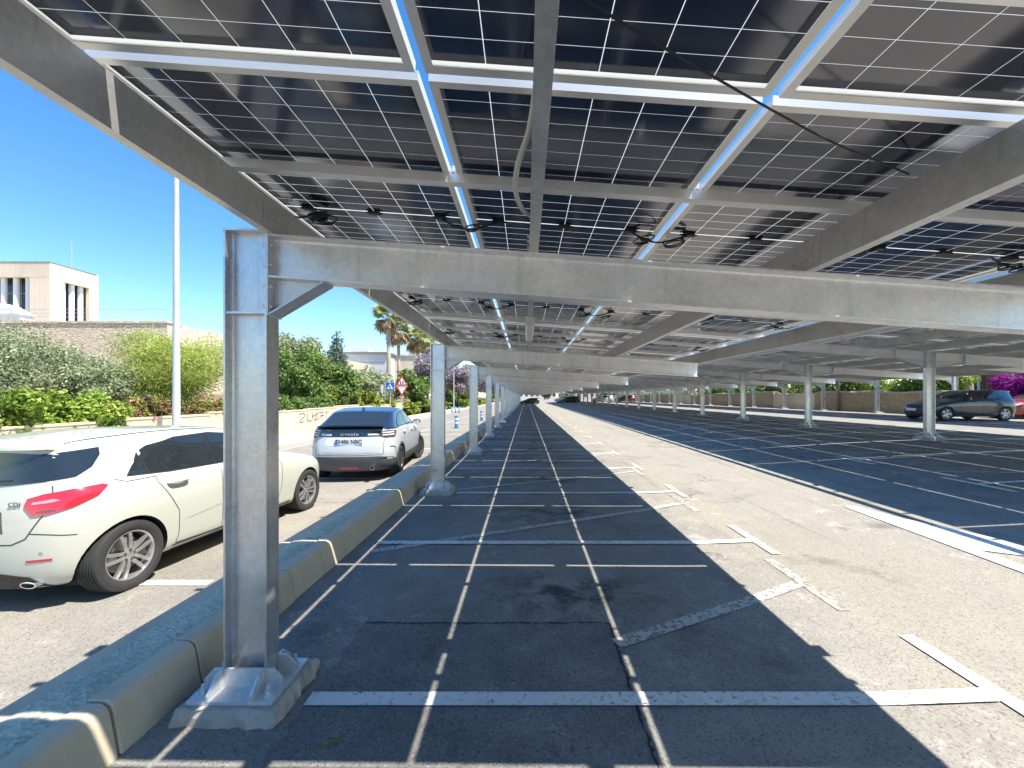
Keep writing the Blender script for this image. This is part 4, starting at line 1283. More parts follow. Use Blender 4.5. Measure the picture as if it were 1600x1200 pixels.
def crossover(loc, rz, label):
    global wheels_z
    wheels_z = 0.34
    root = thing('parked_car', loc, label, 'car', None, rz)
    def zone(u, v, p):
        if p[2] > 1.075: return 2
        if p[2] < .44: return 3
        return 0
    me, bvh = car_body(CROSS, W_C, 0.385, [M['car_white2'], M['wheel_well'], M['car_black'], M['cladding']], zone)
    dec = Decal(bvh); link('body', me, root)
    add_wheels(root, W_C, wheel_meshes(0.34, 0.215, 0.235, 'y'), steer=R(-16))
    # arch cladding
    for d, sg in ((DR, -1), (DL, 1)):
        mb = MB()
        for wx, wy in W_C:
            dec.ribbon([(sg * (wy + 0.405*math.cos(a)), .34 + 0.405*math.sin(a)) for a in np.linspace(-.25, math.pi + .25, 16)], d, 0.05, 0.006, mb=mb, n=2)
        dec.ribbon([(sg * y, .30) for y in (.42, 1.0, 1.6, 2.25)], d, 0.16, 0.006, mb=mb)
        link('side_cladding', mb.mesh('side_cladding', M['cladding'], smooth=True), root)
    both(dec, [(-.10, 1.10), (.10, 1.22), (.42, 1.36), (.85, 1.43), (1.25, 1.43), (1.62, 1.34), (2.05, 1.10)], 0.0015, M['car_trim'], 'window_trim', root)
    both(dec, [(.02, 1.115), (.16, 1.225), (.45, 1.35), (.86, 1.41), (.92, 1.11)], 0.004, M['car_glass'], 'rear_door_window', root)
    both(dec, [(.97, 1.11), (.93, 1.415), (1.25, 1.41), (1.58, 1.325), (1.96, 1.11)], 0.004, M['car_glass'], 'front_door_window', root)
    back_patch(dec, [(-.62, 1.17), (-.55, 1.40), (0, 1.425), (.55, 1.40), (.62, 1.17), (0, 1.16)], 0.005, M['car_glass'], 'rear_window', root, rings=8, sub=8)
    back_patch(dec, [(-.62, 1.12), (-.54, 1.40), (0, 1.44), (.54, 1.40), (.62, 1.12), (0, 1.09)], 0.005, M['car_glass'], 'windscreen', root, d=DF, rings=8, sub=8)
    # black panel with the lettering, spoiler over it
    band = [(-.72, .945), (-.74, 1.075), (.74, 1.075), (.72, .945), (0, .935)]
    back_patch(dec, band, 0.004, M['car_black'], 'tailgate_band', root, rings=6, sub=8)
    h = dec.hit(0, .98, DB, 0.0)
    link('maker_letters', text_mesh('CITRO\u00cbN', 0.062, M['chrome'], 0.003, spacing=1.5), root, loc=(0, h.y - .009, .985), rot=(R(90), 0, 0))
    mb = MB(); vs_ = []
    xs_ = np.linspace(-.66, .66, 17)
    for x in xs_:
        k = 1 - (x / .66) ** 2
        y0 = -.70 - .05 * k
        vs_ += [(x, y0 + .12, 1.150), (x, y0 - .03, 1.163 + .012*k), (x, y0 - .035, 1.150 + .010*k), (x, y0 + .08, 1.115)]
    fs = []
    for i in range(16):
        for k in range(4): fs.append((i*4 + k, i*4 + (k+1) % 4, (i+1)*4 + (k+1) % 4, (i+1)*4 + k))
    fs += [(0, 1, 2, 3), (64, 65, 66, 67)]
    mb.add(vs_, fs); link('spoiler', mb.mesh('spoiler', M['car_black'], smooth=True, angle=50), root)
    q = .70710678
    for sg in (1, -1):
        d = (-q * sg, q, 0)
        poly = [(-.06, .945), (-.05, 1.045), (.10, 1.06), (.36, 1.05), (.38, 1.00), (.30, .915), (.05, .915)]
        conv = [((-s if sg > 0 else s), z) for s, z in poly]
        mb = dec.patch(conv, d, 0.012, rings=6); tl = link('tail_lamp', mb.mesh('tail_lamp', M['tail_dark'], smooth=True, angle=50), root)
        for zz in (.955, 1.005):
            cv = [((-s if sg > 0 else s), z) for s, z in [(-.02, zz), (-.02, zz + .025), (.29, zz + .03), (.27, zz)]]
            mb = dec.patch(cv, d, 0.015, rings=3); link('lamp_lens', mb.mesh('lamp_lens', M['lens_clear'], smooth=True, angle=50), tl)
        mb = dec.patch([(-sg*x, z) for x, z in [(.36, .965), (.36, 1.0), (.58, 1.005), (.58, .965)]], DB, 0.010, rings=3); link('lamp_bar', mb.mesh('lamp_bar', M['lens_clear'], smooth=True, angle=50), tl)
    back_patch(dec, [(-.50, .775), (-.44, .915), (.44, .915), (.50, .775), (.3, .755), (-.3, .755)], 0.003, M['plate_white'], 'plate_recess', root, rings=5)
    h = dec.hit(0, .845, DB, 0.0); yb = h.y - .02
    pl = link('number_plate', MB().box((-.27, yb - .004, .785), (.27, yb + .025, .900)).mesh('number_plate', M['plate_white']), root)
    link('plate_letters', text_mesh('5486 NBC', 0.112, M['car_trim']), pl, loc=(.02, yb - .006, .843), rot=(R(90), 0, 0))
    mb = MB(); mb.box((-.268, yb - .006, .79), (-.225, yb - .004, .896)); link('plate_band', mb.mesh('plate_band', M['sign_blue']), pl)
    # lower tailgate fold and bumper details
    back_patch(dec, [(-.60, .60), (-.62, .72), (-.40, .745), (.40, .745), (.62, .72), (.60, .60)], 0.004, M['car_white2'], 'tailgate_fold', root, rings=5)
    back_patch(dec, [(-.78, .24), (-.84, .50), (-.60, .535), (.60, .535), (.84, .50), (.78, .24)], 0.008, M['cladding'], 'bumper_cladding', root, rings=7, sub=8)
    back_patch(dec, [(-.20, .285), (-.20, .32), (.20, .32), (.16, .285)], 0.012, M['tail_red'], 'fog_lamp', root, rings=3)
    mb = MB(); mb.lathe([(-.85, .040), (-.85, .030), (-.80, .030)], 20, 'y', (.48, .0, .30)); mb.lathe([(-.80, .032), (-.80, .001)], 20, 'y', (.48, 0, .30), 1)
    mb.lathe([(-.85, .040), (-.74, .040)], 20, 'y', (.48, 0, .30)); link('exhaust_tip', mb.mesh('exhaust_tip', [M['chrome'], M['wheel_well']], smooth=True, angle=40), root)
    seams(dec, [[(.26, 1.08), (.24, .95), (.38, .78), (.46, .6), (.45, .42)], [(.95, 1.09), (.95, .42)], [(1.95, .42), (2.02, .8), (1.98, 1.07)]], root)
    mb = MB()
    for s in (-1, 1): dec.ribbon([(s*.70, .94), (s*.66, .76), (s*.68, .60), (s*.64, .57), (0, .56)], DB, 0.009, mb=mb)
    link('tailgate_seam', mb.mesh('tailgate_seam', M['seam']), root)
    mb = MB()
    for d, sg in ((DR, -1), (DL, 1)): dec.ribbon([(sg*y, z) for y, z in [(-.62, .72), (-.50, .715), (-.44, .66), (-.43, .52)]], d, 0.018, 0.004, mb=mb)
    link('corner_blade', mb.mesh('corner_blade', M['car_trim']), root)
    handle(dec, root, .42, .965, M['car_white2']); handle(dec, root, 1.36, .955, M['car_white2'])
    for s in (-1, 1): door_mirror(root, s*.83, 1.80, 1.12, M['car_black'], s)
    mb = MB(); mb.prism([(0, 0), (.16, 0), (.03, .075), (.0, .07)], -.018, .018, lambda a, b, h: (h, .20 + a, 1.455 + b)); link('aerial_fin', mb.mesh('aerial_fin', M['car_black']), root)
    wheels_z = 0.315
    return root
crossover((-3.72, 9.35, ROAD_Z), R(5.5), 'white crossover with black roof and sloping tail parked ahead of the hatchback')

hatchback((21.95, 19.9, 0.60), R(90), M['car_dark'], 'charcoal hatchback parked side on by the magenta bougainvillea', rim='twin', smoke=True)
hatchback((27.1, 20.9, 0.60), R(90), M['car_red'], 'rust red car nose showing behind the charcoal hatchback', detail=False)
hatchback((2.2, 92.0, 0.02), R(90), M['car_black'], 'dark car standing crosswise at the far end of the nearest carport', detail=False, smoke=True)
for i, (x, y, p, lb) in enumerate(((9.0, 88.0, 'car_black', 'black car at the far end, nearest of the dark row beside the lane'),
                                   (8.8, 95.0, 'car_silver', 'silver car between two dark cars at the far end of the lane'),
                                   (8.9, 102.0, 'car_dark', 'dark grey car farthest along the row beside the lane'))):
    hatchback((x + 1.6, y, gz(x) + 0.01), R(90), M[p], lb, detail=False, smoke=True)
hatchback((16.0, 80.0, 0.55), R(90), M['car_white2'], 'small white car far off between the middle columns', detail=False)
hatchback((22.8, 90.0, 0.61), R(90), M['car_red'], 'small red car far off beneath the farthest carport', detail=False)
# ------------------------------------------------------------------ plants
def leaf_cloud(mbv, mbf, centres, radii, n, size, seed, squash=1.0, droop=0.0, shell=0.55, aspect=1.8):
    g = np.random.default_rng(seed)
    C = np.asarray(centres, float); Rr = np.asarray(radii, float)
    wts = Rr ** 2; wts = wts / wts.sum()
    idx = g.choice(len(C), n, p=wts)
    d = g.normal(size=(n, 3)); d /= np.linalg.norm(d, axis=1)[:, None]
    rad = Rr[idx] * (shell + (1 - shell) * g.random(n) ** 0.6) * (1 + 0.16 * g.normal(size=n))
    p = C[idx] + d * rad[:, None] * np.array([1, 1, squash])
    nrm = d * 0.7 + g.normal(size=(n, 3)) * 0.6 + np.array([0, 0, 0.35]); nrm /= np.linalg.norm(nrm, axis=1)[:, None]
    a = np.cross(nrm, g.normal(size=(n, 3))); a /= np.linalg.norm(a, axis=1)[:, None]
    a[:, 2] -= droop; a /= np.linalg.norm(a, axis=1)[:, None]
    b = np.cross(nrm, a); b /= (np.linalg.norm(b, axis=1)[:, None] + 1e-9)
    s = size * (0.6 + 0.8 * g.random(n))[:, None]
    v = np.empty((n, 4, 3))
    v[:, 0] = p - a * s * aspect * 0.5; v[:, 1] = p + b * s * 0.42; v[:, 2] = p + a * s * aspect * 0.5; v[:, 3] = p - b * s * 0.42
    mbv.append(v.reshape(-1, 3))

def quads_mesh(name, vlist, mat):
    v = np.concatenate(vlist); n = len(v) // 4
    me = bpy.data.meshes.new(name)
    me.vertices.add(len(v)); me.vertices.foreach_set('co', v.astype(np.float32).ravel())
    me.loops.add(n * 4); me.loops.foreach_set('vertex_index', np.arange(n * 4, dtype=np.int32))
    me.polygons.add(n); me.polygons.foreach_set('loop_start', np.arange(n, dtype=np.int32) * 4)
    me.update(calc_edges=True); me.validate()
    me.materials.append(mat)
    return me

def pix(px, Y):       # X of a point at depth Y that shows at photo column px
    return (px - 822.0) * Y / 650.0
def pz(py, Y):        # height of a point at depth Y that shows at photo row py
    return CAM_Z - (py - 620.0) * Y / 650.0

def limb_tree(mb, base, top, r0, n_limbs, spread, seed, lean=(0, 0)):
    g = random.Random(seed); base = Vector(base)
    H = top
    trunk = [base, base + Vector((lean[0]*.3 + g.uniform(-.05, .05), lean[1]*.3, H*.35)), base + Vector((lean[0]*.7, lean[1]*.7, H*.65)), base + Vector((lean[0], lean[1], H))]
    mb.tube(smooth_path(trunk, 4), list(np.linspace(r0, r0*.35, 13)), 8)
    for i in range(n_limbs):
        t = g.uniform(.25, .8); a = g.uniform(0, 6.28)
        st = base + Vector((lean[0]*t, lean[1]*t, H*t)); L = spread * g.uniform(.6, 1.0)
        en = st + Vector((math.cos(a)*L, math.sin(a)*L, L*g.uniform(.4, .9)))
        md = (st + en)/2 + Vector((0, 0, L*.12))
        mb.tube(smooth_path([st, md, en], 4), list(np.linspace(r0*.45, r0*.1, 9)), 6)

def tree(name, label, cat, x, y, z0, crown_z, crown_r, crown_h, mat, n, size, seed, clumps=26, group=None, trunk_r=.14, droop=0.0, squash=0.9, clump_f=.36, low=0.0, aspect=1.8, extra=None):
    root = thing(name, (x, y, z0), label, cat, group)
    g = np.random.default_rng(seed)
    cs, rs = [], []
    for i in range(clumps):
        d = g.normal(size=3); d /= np.linalg.norm(d)
        f = g.random() ** .45
        cs.append((d[0]*crown_r*f*.85, d[1]*crown_r*f*.85, crown_z - z0 + d[2]*crown_h*f*.85)); rs.append(crown_r * clump_f * g.uniform(.6, 1.25))
    V = []; leaf_cloud(V, None, cs, rs, n, size, seed + 1, squash, droop, aspect=aspect)
    crown = link('crown', quads_mesh('crown', V, mat), root)
    if extra:
        V = []; leaf_cloud(V, None, cs, np.array(rs) * 1.05, extra[1], size * extra[2], seed + 5, squash, droop); link('blossom', quads_mesh('blossom', V, extra[0]), root)
    mb = MB(); limb_tree(mb, (0, 0, -.1), crown_z - z0, trunk_r, 9, crown_r * .8, seed)
    link('trunk', mb.mesh('trunk', M['bark'], smooth=True), root)
    return root

GZ = 0.75       # garden level behind the ochre wall
# garden terrain behind the wall and the terrace above it
gxs = [-200, -120, -60, -29.4, -24, -18, -13, -10.35]
def garden(x): return GZ + (0.0 if x > -13 else min(1.2, (-13 - x) * .08))
link('garden_bed', sheet(gxs, [-20, 0, 10, 20, 34, 60, 120, 200], garden).mesh('garden_bed', M['soil'], smooth=True, fix=False), kind='structure')

# ochre garden wall in panels of stepping height
wall = thing('garden_wall', (0, 0, 0), 'low ochre rendered wall with black graffiti across the road', 'wall')
yy = 2.0; k = 0
while yy < 33:
    L = 3.0 if k else 2.4
    zt = 1.10 + (.07 if k % 3 == 1 else 0.0) - (.04 if k % 3 == 2 else 0)
    mb = MB(); mb.box((-10.38, yy + .006, -.15), (-10.20, yy + L - .006, zt)); mb.box((-10.40, yy + .008, zt), (-10.18, yy + L - .008, zt + .05))
    link('wall_panel', mb.mesh('wall_panel', M['wall_ochre']), wall)
    yy += L; k += 1
# graffiti strokes: flat ribbons 4 mm off the wall face
def stroke(pts, w=.05):
    mb = MB(); P = [Vector(p) for p in smooth_path([(p[0], p[1], 0) for p in pts], 4)]
    vs_ = []
    for i, p in enumerate(P):
        t = (P[min(i+1, len(P)-1)] - P[max(i-1, 0)]); t = t.normalized() if t.length else Vector((1, 0, 0))
        n = Vector((-t.y, t.x, 0)) * w / 2
        for q in (p + n, p - n): vs_.append((-10.196, q.x, q.y))
    mb.add(vs_, [(2*i, 2*i+1, 2*i+3, 2*i+2) for i in range(len(P) - 1)])
    link('graffiti_stroke', mb.mesh('graffiti_stroke', M['ink'], fix=False), wall)
g0 = 18.7
for pts in ([(0, .95), (.25, 1.02), (.45, .92), (.30, .72), (.12, .55), (.05, .38), (.35, .42)], [(.62, 1.0), (.60, .60), (.75, .42), (.98, .45), (1.05, .75), (1.02, 1.0)],
            [(1.0, .75), (1.25, .80), (1.5, .98), (1.38, .7), (1.22, .45), (1.45, .48), (1.62, .60)], [(1.62, .98), (2.0, 1.02), (1.86, .7), (1.80, .42)], [(1.7, .72), (2.1, .75)], [(2.3, 1.0), (2.32, .45)], [(2.2, .98), (2.55, 1.02)]):
    stroke([(g0 + a * 1.1, .30 + b * .62) for a, b in pts], .04)

# big stone retaining wall and the terrace it holds
tw = thing('retaining_wall', (0, 0, 0), 'tall pale stone retaining wall behind the grey green shrubs', 'wall')
YT, ZT = 34.0, 7.72; XC = pix(262, YT)
mb = MB(); mb.box((-110, YT, 0.3), (XC - .02, YT + .8, ZT)); link('wall_face', mb.mesh('wall_face', M['stone_wall']), tw)
mb = MB(); mb.box((XC - .9, YT + .82, 0.3), (XC, 95, ZT - .01)); link('wall_return', mb.mesh('wall_return', M['stone_wall']), tw)
mb = MB(); mb.box((-110, YT - .08, ZT), (XC + .06, YT + .9, ZT + .16)); link('coping', mb.mesh('coping', M['stone_wall']), tw)
mb = MB(); mb.box((-110, YT + .9, ZT - .5), (XC - .95, 140, ZT - .05)); link('terrace', mb.mesh('terrace', M['sidewalk']), kind='structure')
rail = thing('terrace_railing', (0, 0, 0), 'thin metal railing along the top of the stone retaining wall', 'railing')
for zz in (.45, .75, 1.05):
    mb = MB(); mb.tube([(-70, YT + .4, ZT + .15 + zz), (XC - .3, YT + .4, ZT + .15 + zz), (XC - .3, 80, ZT + .15 + zz)], .02, 5); link('rail', mb.mesh('rail', M['rail_metal']), rail)
mb = MB(); mb.tube([(0, 0, .1), (0, 0, 1.22)], .025, 5); pme = mb.mesh('post', M['rail_metal'])
for i in range(16): link('post', pme, rail, loc=(XC - .3 - i * 2.6, YT + .4, ZT))
for i in range(1, 14): link('post', pme, rail, loc=(XC - .3, YT + .4 + i * 3.0, ZT))

# concrete building with round columns on the terrace
def building():
    Y0 = 58.0; xc = pix(78, Y0); zt = pz(410, Y0); z0 = ZT - .05
    Y1 = xc * 650 / (150 - 822)
    root = thing('civic_building', (0, 0, 0), 'beige concrete building with white round columns set in deep openings', 'building')
    fx0, fx1 = xc - 16, xc
    oz1 = pz(433, Y0); oz0 = z0
    # front: piers either side of the opening, lintel over it
    ox1 = pix(46, Y0); ox0 = ox1 - 11.0
    def slab(nm, a, b, mat='precast'):
        mb = MB(); mb.box(a, b); return link(nm, mb.mesh(nm, M[mat]), root)
    n = 4
    for i in range(n):          # corner pier in panels
        w = (fx1 - ox1) / n
        slab('facade_panel', (ox1 + i*w + .015, Y0, z0), (ox1 + (i+1)*w - .015, Y0 + .5, oz1 - .02))
    m = 10; w = (fx1 - fx0) / m
    for i in range(m): slab('facade_panel', (fx0 + i*w + .015, Y0, oz1 + .015), (fx0 + (i+1)*w - .015, Y0 + .5, zt))
    slab('facade_panel', (fx0, Y0, z0), (ox0, Y0 + .5, oz1 - .02))
    # side
    D = Y1 - Y0; oy0 = Y0 + D*.29; oy1 = Y0 + D*.84
    soz = oz1 - .2
    slab('facade_panel', (fx1 - .5, Y0 + .52, z0), (fx1, oy0, soz)); slab('facade_panel', (fx1 - .5, oy1, z0), (fx1, Y1, soz))
    for i in range(4):
        w = (Y1 - Y0 - .52) / 4
        slab('facade_panel', (fx1 - .5, Y0 + .52 + i*w + .015, soz + .015), (fx1, Y0 + .52 + (i+1)*w - .015, zt - .01))
    slab('roof', (fx0 + .3, Y0 + .3, zt - .35), (fx1 - .3, Y1, zt - .1), 'roof_trim')
    slab('parapet', (fx0, Y0 - .05, zt), (fx1 + .05, Y1, zt + .12), 'roof_trim')
    slab('glazing', (fx0 + .3, Y0 + 2.2, z0), (fx1 - 2.2, Y0 + 2.3, zt - .4), 'dark_glass')
    slab('glazing', (fx1 - 2.3, Y0 + 2.32, z0), (fx1 - 2.2, Y1, zt - .4), 'dark_glass')
    for i in range(14): slab('mullion', (fx0 + .6 + i*1.1, Y0 + 2.12, z0), (fx0 + .68 + i*1.1, Y0 + 2.19, zt - .4), 'rail_metal')
    for zz in (.35, .7): slab('transom', (fx0 + .3, Y0 + 2.13, z0 + (zt - z0)*zz), (fx1 - 2.2, Y0 + 2.185, z0 + (zt - z0)*zz + .1), 'rail_metal')
    for i in range(3): slab('roof_unit', (fx1 - 6 - i*3.2, Y0 + 2.2, zt), (fx1 - 4.6 - i*3.2, Y0 + 3.4, zt + .45), 'white_wall')
    slab('back_wall', (fx0, Y1, z0), (fx1, Y1 + .4, zt), 'precast')
    cm = MB(); cm.lathe([(z0, .34), (oz1 + .3, .34)], 20, 'z'); cme = cm.mesh('column', M['white_paint'], smooth=True)
    for i in range(6): link('column', cme, root, loc=(ox1 - 1.0 - i*1.75, Y0 + .8, 0))
    for i in range(3): link('column', cme, root, loc=(fx1 - .85, oy0 + .5 + i*(oy1 - oy0 - 1.0)/2, 0))
    mb = MB(); mb.tube([(pix(112, Y0 + 3), Y0 + 3, zt - .2), (pix(112, Y0 + 3), Y0 + 3, pz(378, Y0 + 3))], .05, 5); link('aerial_mast', mb.mesh('aerial_mast', M['rail_metal']), root)
building()
# white gabled kiosk on the terrace
kx0, kx1, ky = pix(-25, 44), pix(32, 44), 44.0
kz = pz(497, 44)
mb = MB(); mb.box((kx0, ky, ZT - .05), (kx1, ky + 1.2, pz(490, 44))); ko = link('kiosk', mb.mesh('kiosk', M['white_wall']), label='small white gabled kiosk roof showing above the retaining wall', cat='kiosk')
xm = (kx0 + kx1) / 2
mb = MB(); mb.prism([(kx0 - .3, pz(491, 44)), (kx1 + .2, pz(491, 44)), (xm, pz(474, 44))], ky - .2, ky + 1.3, lambda a, b, h: (a, h, b)); link('roof', mb.mesh('roof', M['white_paint']), ko)

# pale grey hall beyond the trees
def hall():
    Y = 78.0; root = thing('hall_building', (0, 0, 0), 'pale grey flat roofed hall with dark roof edge beyond the trees', 'building')
    x0, x1 = pix(520, Y), pix(606, Y); zt = pz(553, Y)
    n = 6; h = (zt - .2) / n
    for i in range(n):
        mb = MB(); mb.box((x0, Y, .2 + i*h + .02), (x1, Y + 10, .2 + (i+1)*h - .02)); link('wall_panel', mb.mesh('wall_panel', M['grey_clad']), root)
    mb = MB(); mb.box((x0 - .3, Y - .4, zt), (x1 + .3, Y + 10, zt + .35)); link('roof_edge', mb.mesh('roof_edge', M['roof_trim']), root)
    mb = MB(); mb.box((pix(540, Y), Y + 3, zt + .35), (pix(566, Y), Y + 6, pz(542, Y))); link('roof_plant', mb.mesh('roof_plant', M['white_wall']), root)
    for p in (571, 580, 585, 590):
        mb = MB(); mb.tube([(pix(p, Y), Y + 2, zt + .3), (pix(p, Y), Y + 2, pz(543, Y))], .05, 5); link('roof_mast', mb.mesh('roof_mast', M['rail_metal']), root)
hall()
mb = MB(); mb.box((pix(612, 82), 82, 0), (pix(650, 82), 92, pz(556, 82))); c_ = link('cream_building', mb.mesh('cream_building', M['precast']), label='cream block glimpsed between the palm trunks', cat='building')
mb = MB(); mb.box((pix(612, 82) - .2, 81.8, pz(556, 82)), (pix(650, 82) + .2, 92, pz(556, 82) + .3)); link('roof_edge', mb.mesh('roof_edge', M['white_wall']), c_)

# shrubs and trees on the left
tree('shrub', 'large grey green shrub at the edge of the photo below the beige building', 'shrub', pix(35, 14.5), 14.5, 1.0, 2.35, 2.25, 1.55, M['leaf_olive'], 34000, .055, 21, 60, clump_f=.28)
tree('shrub', 'rounded grey green shrub beside the yellow green tree', 'shrub', pix(160, 15.5), 15.5, .9, 1.95, 1.55, 1.35, M['leaf_olive'], 24000, .055, 22, 46, clump_f=.28)
tree('broom_tree', 'airy yellow green tree behind the lamp post', 'tree', pix(275, 17.0), 17.0, .9, 2.95, 1.95, 1.6, M['leaf_bright'], 30000, .032, 23, 44, trunk_r=.10, droop=.25, clump_f=.40, aspect=6)
tree('leafy_tree', 'dense green tree standing behind the graffiti wall', 'tree', pix(478, 26), 26, .8, 2.9, 2.35, 2.15, M['leaf_dark'], 28000, .095, 24, 50, clump_f=.30)
tree('leafy_tree', 'darker green tree with its crown touching the conifer', 'tree', pix(535, 28), 28, .8, 2.3, 1.6, 1.7, M['leaf_dark'], 9000, .13, 25, 24)
tree('olive_tree', 'grey green tree crown rising behind the dense green tree', 'tree', pix(468, 33), 33, .8, 4.9, 2.4, 1.7, M['leaf_olive'], 9000, .15, 26, 24)
# conifer
def conifer(px_, Y, ztop, r, label, seed):
    root = thing('conifer', (pix(px_, Y), Y, .6), label, 'tree')
    cs, rs = [], []
    for i in range(16):
        t = i / 15; cs.append((random.uniform(-.15, .15), random.uniform(-.15, .15), .8 + (ztop - 1.6) * t)); rs.append(r * (1.02 - t * .86))
    V = []; leaf_cloud(V, None, cs, rs, 9000, .12, seed, .9); link('crown', quads_mesh('crown', V, M['leaf_conifer']), root)
    mb = MB(); mb.tube([(0, 0, -.2), (0, 0, ztop - 1)], [.18, .04], 7); link('trunk', mb.mesh('trunk', M['bark']), root)
conifer(526, 35, pz(517, 35), 1.7, 'pointed blue green conifer beside the pale grey hall', 41)
tree('olive_tree', 'grey green tree in front of the pale grey hall', 'tree', pix(578, 40), 40, .4, 2.6, 2.5, 2.0, M['leaf_olive'], 9000, .17, 27, 24)
tree('leafy_tree', 'green tree just behind the triangular road sign', 'tree', pix(643, 44), 44, .2, 2.6, 1.9, 2.4, M['leaf_dark'], 8000, .17, 28, 22)
tree('jacaranda', 'mauve flowering tree beside the second column', 'tree', pix(668, 47), 47, .1, 4.7, 2.4, 2.3, M['leaf_olive'], 4500, .15, 29, 22, extra=(M['leaf_mauve'], 6000, 1.1))
for i, (px_, Y, zc, rr) in enumerate(((716, 62, 4.3, 2.9), (742, 80, 4.8, 3.2), (760, 104, 5.2, 3.6))):
    tree('jacaranda', ['mauve flowering tree seen between the second and third columns', 'mauve flowering tree seen between the third and fourth columns', 'farthest mauve flowering tree along the road'][i], 'tree', pix(px_, Y), Y, 0, zc, rr, 2.2, M['leaf_olive'], 3000, .2, 60 + i, 22, extra=(M['leaf_mauve'], 5500, 1.0))
for i, (px_, Y, zc, rr) in enumerate(((700, 68, 2.6, 2.2), (728, 88, 2.7, 2.6), (770, 120, 3.5, 4.0), (790, 150, 4.0, 5.0))):
    tree('leafy_tree', ['low dark tree under the first mauve tree', 'low dark tree under the second mauve tree', 'dark roadside tree between distant columns', 'farthest dark tree at the end of the road'][i], 'tree', pix(px_, Y), Y, 0, zc, rr, 2.2, M['leaf_dark'], 4500, .22, 70 + i, 22)

# hedges along the wall top
def hedge(name, label, x0, x1, y0, y1, z0, z1, mat, n, size, seed, extra=None, cr=(.16, .36), dens=5):
    g = np.random.default_rng(seed); cs, rs = [], []
    L = y1 - y0
    for i in range(int(L * dens) + 8):
        cs.append((g.uniform(x0, x1), g.uniform(y0, y1), g.uniform(z0, z1))); rs.append(g.uniform(*cr))
    root = thing(name, ((x0 + x1)/2, (y0 + y1)/2, z0), label, 'hedge')
    V = []; leaf_cloud(V, None, np.array(cs) - np.array([(x0+x1)/2, (y0+y1)/2, z0]), rs, n, size, seed + 1, 1.0)
    link('leaves', quads_mesh('leaves', V, mat), root)
    if extra:
        V = []; leaf_cloud(V, None, np.array(cs) - np.array([(x0+x1)/2, (y0+y1)/2, z0]), np.array(rs) * 1.05, extra[1], size, seed + 2, 1.0); link('red_shoots', quads_mesh('red_shoots', V, extra[0]), root)
    mb = MB()
    for i in range(12):
        c = cs[i]; mb.tube([(c[0] - (x0+x1)/2, c[1] - (y0+y1)/2, -.5), (c[0] - (x0+x1)/2 + .1, c[1] - (y0+y1)/2, c[2] - z0)], [.02, .008], 5)
    link('stems', mb.mesh('stems', M['bark']), root)
hedge('hedge', 'bright leafy hedge spilling over the wall behind the white hatchback', -11.2, -10.02, 6.6, 10.7, .55, 1.62, M['leaf_hedge'], 34000, .062, 81, (M['leaf_red'], 900), dens=16)
hedge('hedge', 'low red leaved planting on the wall beside the lamp post', -11.3, -10.5, 10.8, 15.5, 1.0, 1.45, M['leaf_red'], 7000, .06, 84, (M['leaf_hedge'], 4000))
hedge('hedge', 'green undergrowth at the foot of the dense trees', -13.5, -10.6, 15.5, 26.0, .9, 1.5, M['leaf_dark'], 15000, .09, 87)
hedge('hedge', 'yellow and red shrub above the roof of the crossover', -12.2, -10.2, 25.5, 32.0, .5, 2.0, M['leaf_hedge'], 13000, .10, 90, (M['leaf_red'], 2500))
hedge('hedge', 'low pale green planting along the road past the signs', -12.5, -10.3, 34, 60, .2, 1.0, M['leaf_hedge'], 14000, .14, 93)
hedge('hedge', 'roadside planting far along under the mauve trees', -11.5, -8.9, 62, 105, .2, 1.0, M['leaf_hedge'], 9000, .2, 96)

# fan palms
def frond_mesh(seed, L=1.0, mat='leaf_palm'):
    g = random.Random(seed); vs_ = []; V = []
    stem = 0.55 * L
    V.append([(0, -.015, 0), (0, .015, 0), (stem, .012, .10*L), (stem, -.012, .10*L)])
    nb = 13
    for i in range(nb):
        a = (i / (nb - 1) - .5) * 2.6
        l = L * (.75 - .18 * abs(a)) * g.uniform(.85, 1.1)
        d = Vector((math.cos(a), math.sin(a), .05)); n = Vector((-d.y, d.x, 0)) * .055 * L
        p0 = Vector((stem, 0, .10*L)); p1 = p0 + d * l * .6; p2 = p0 + d * l + Vector((0, 0, -.28 * l))
        V.append([tuple(p0), tuple(p1 + n), tuple(p1 + Vector((0, 0, .01))), tuple(p1 - n)])
        V.append([tuple(p1 + n), tuple(p2), tuple(p1 - n), tuple(p1)])
    return quads_mesh('frond', [np.array(q, float) for q in V], M[mat])
FR = [frond_mesh(i, 1.0) for i in range(3)]; FD = [frond_mesh(9 + i, 1.0, 'leaf_dead') for i in range(2)]
def palm(px_, Y, py_top, label, seed, size=1.0, base=0.1):
    g = random.Random(seed); zt = pz(py_top, Y) - 1.3 * size
    root = thing('fan_palm', (pix(px_, Y), Y, base), label, 'palm tree')
    mb = MB(); h = zt - base
    mb.tube([(0, 0, -.1), (.05, 0, h*.1), (.1, .05, h*.5), (.05, 0, h)], [.42, .30, .24, .25], 10); link('trunk', mb.mesh('trunk', M['bark_palm'], smooth=True), root)
    for i in range(70):
        el = g.uniform(-.7, 1.4) if i < 54 else g.uniform(-1.35, -.7)
        me = g.choice(FR) if el > -.35 else g.choice(FD)
        o = link('frond', me, root, loc=(.05, 0, h + .1 + g.uniform(-.5, .15) * (el < -.3)))
        o.rotation_euler = (g.uniform(-.9, .9), -el, g.uniform(0, 6.28)); s = size * g.uniform(1.3, 1.9); o.scale = (s, s, s)
palm(606, 50, 478, 'tallest fan palm rising behind the road signs', 5, 1.05)
palm(622, 60, 503, 'fan palm just behind the tallest one', 6, 1.1)
palm(652, 66, 515, 'fan palm crown peeping past the roof edge purlin', 7, 1.2)
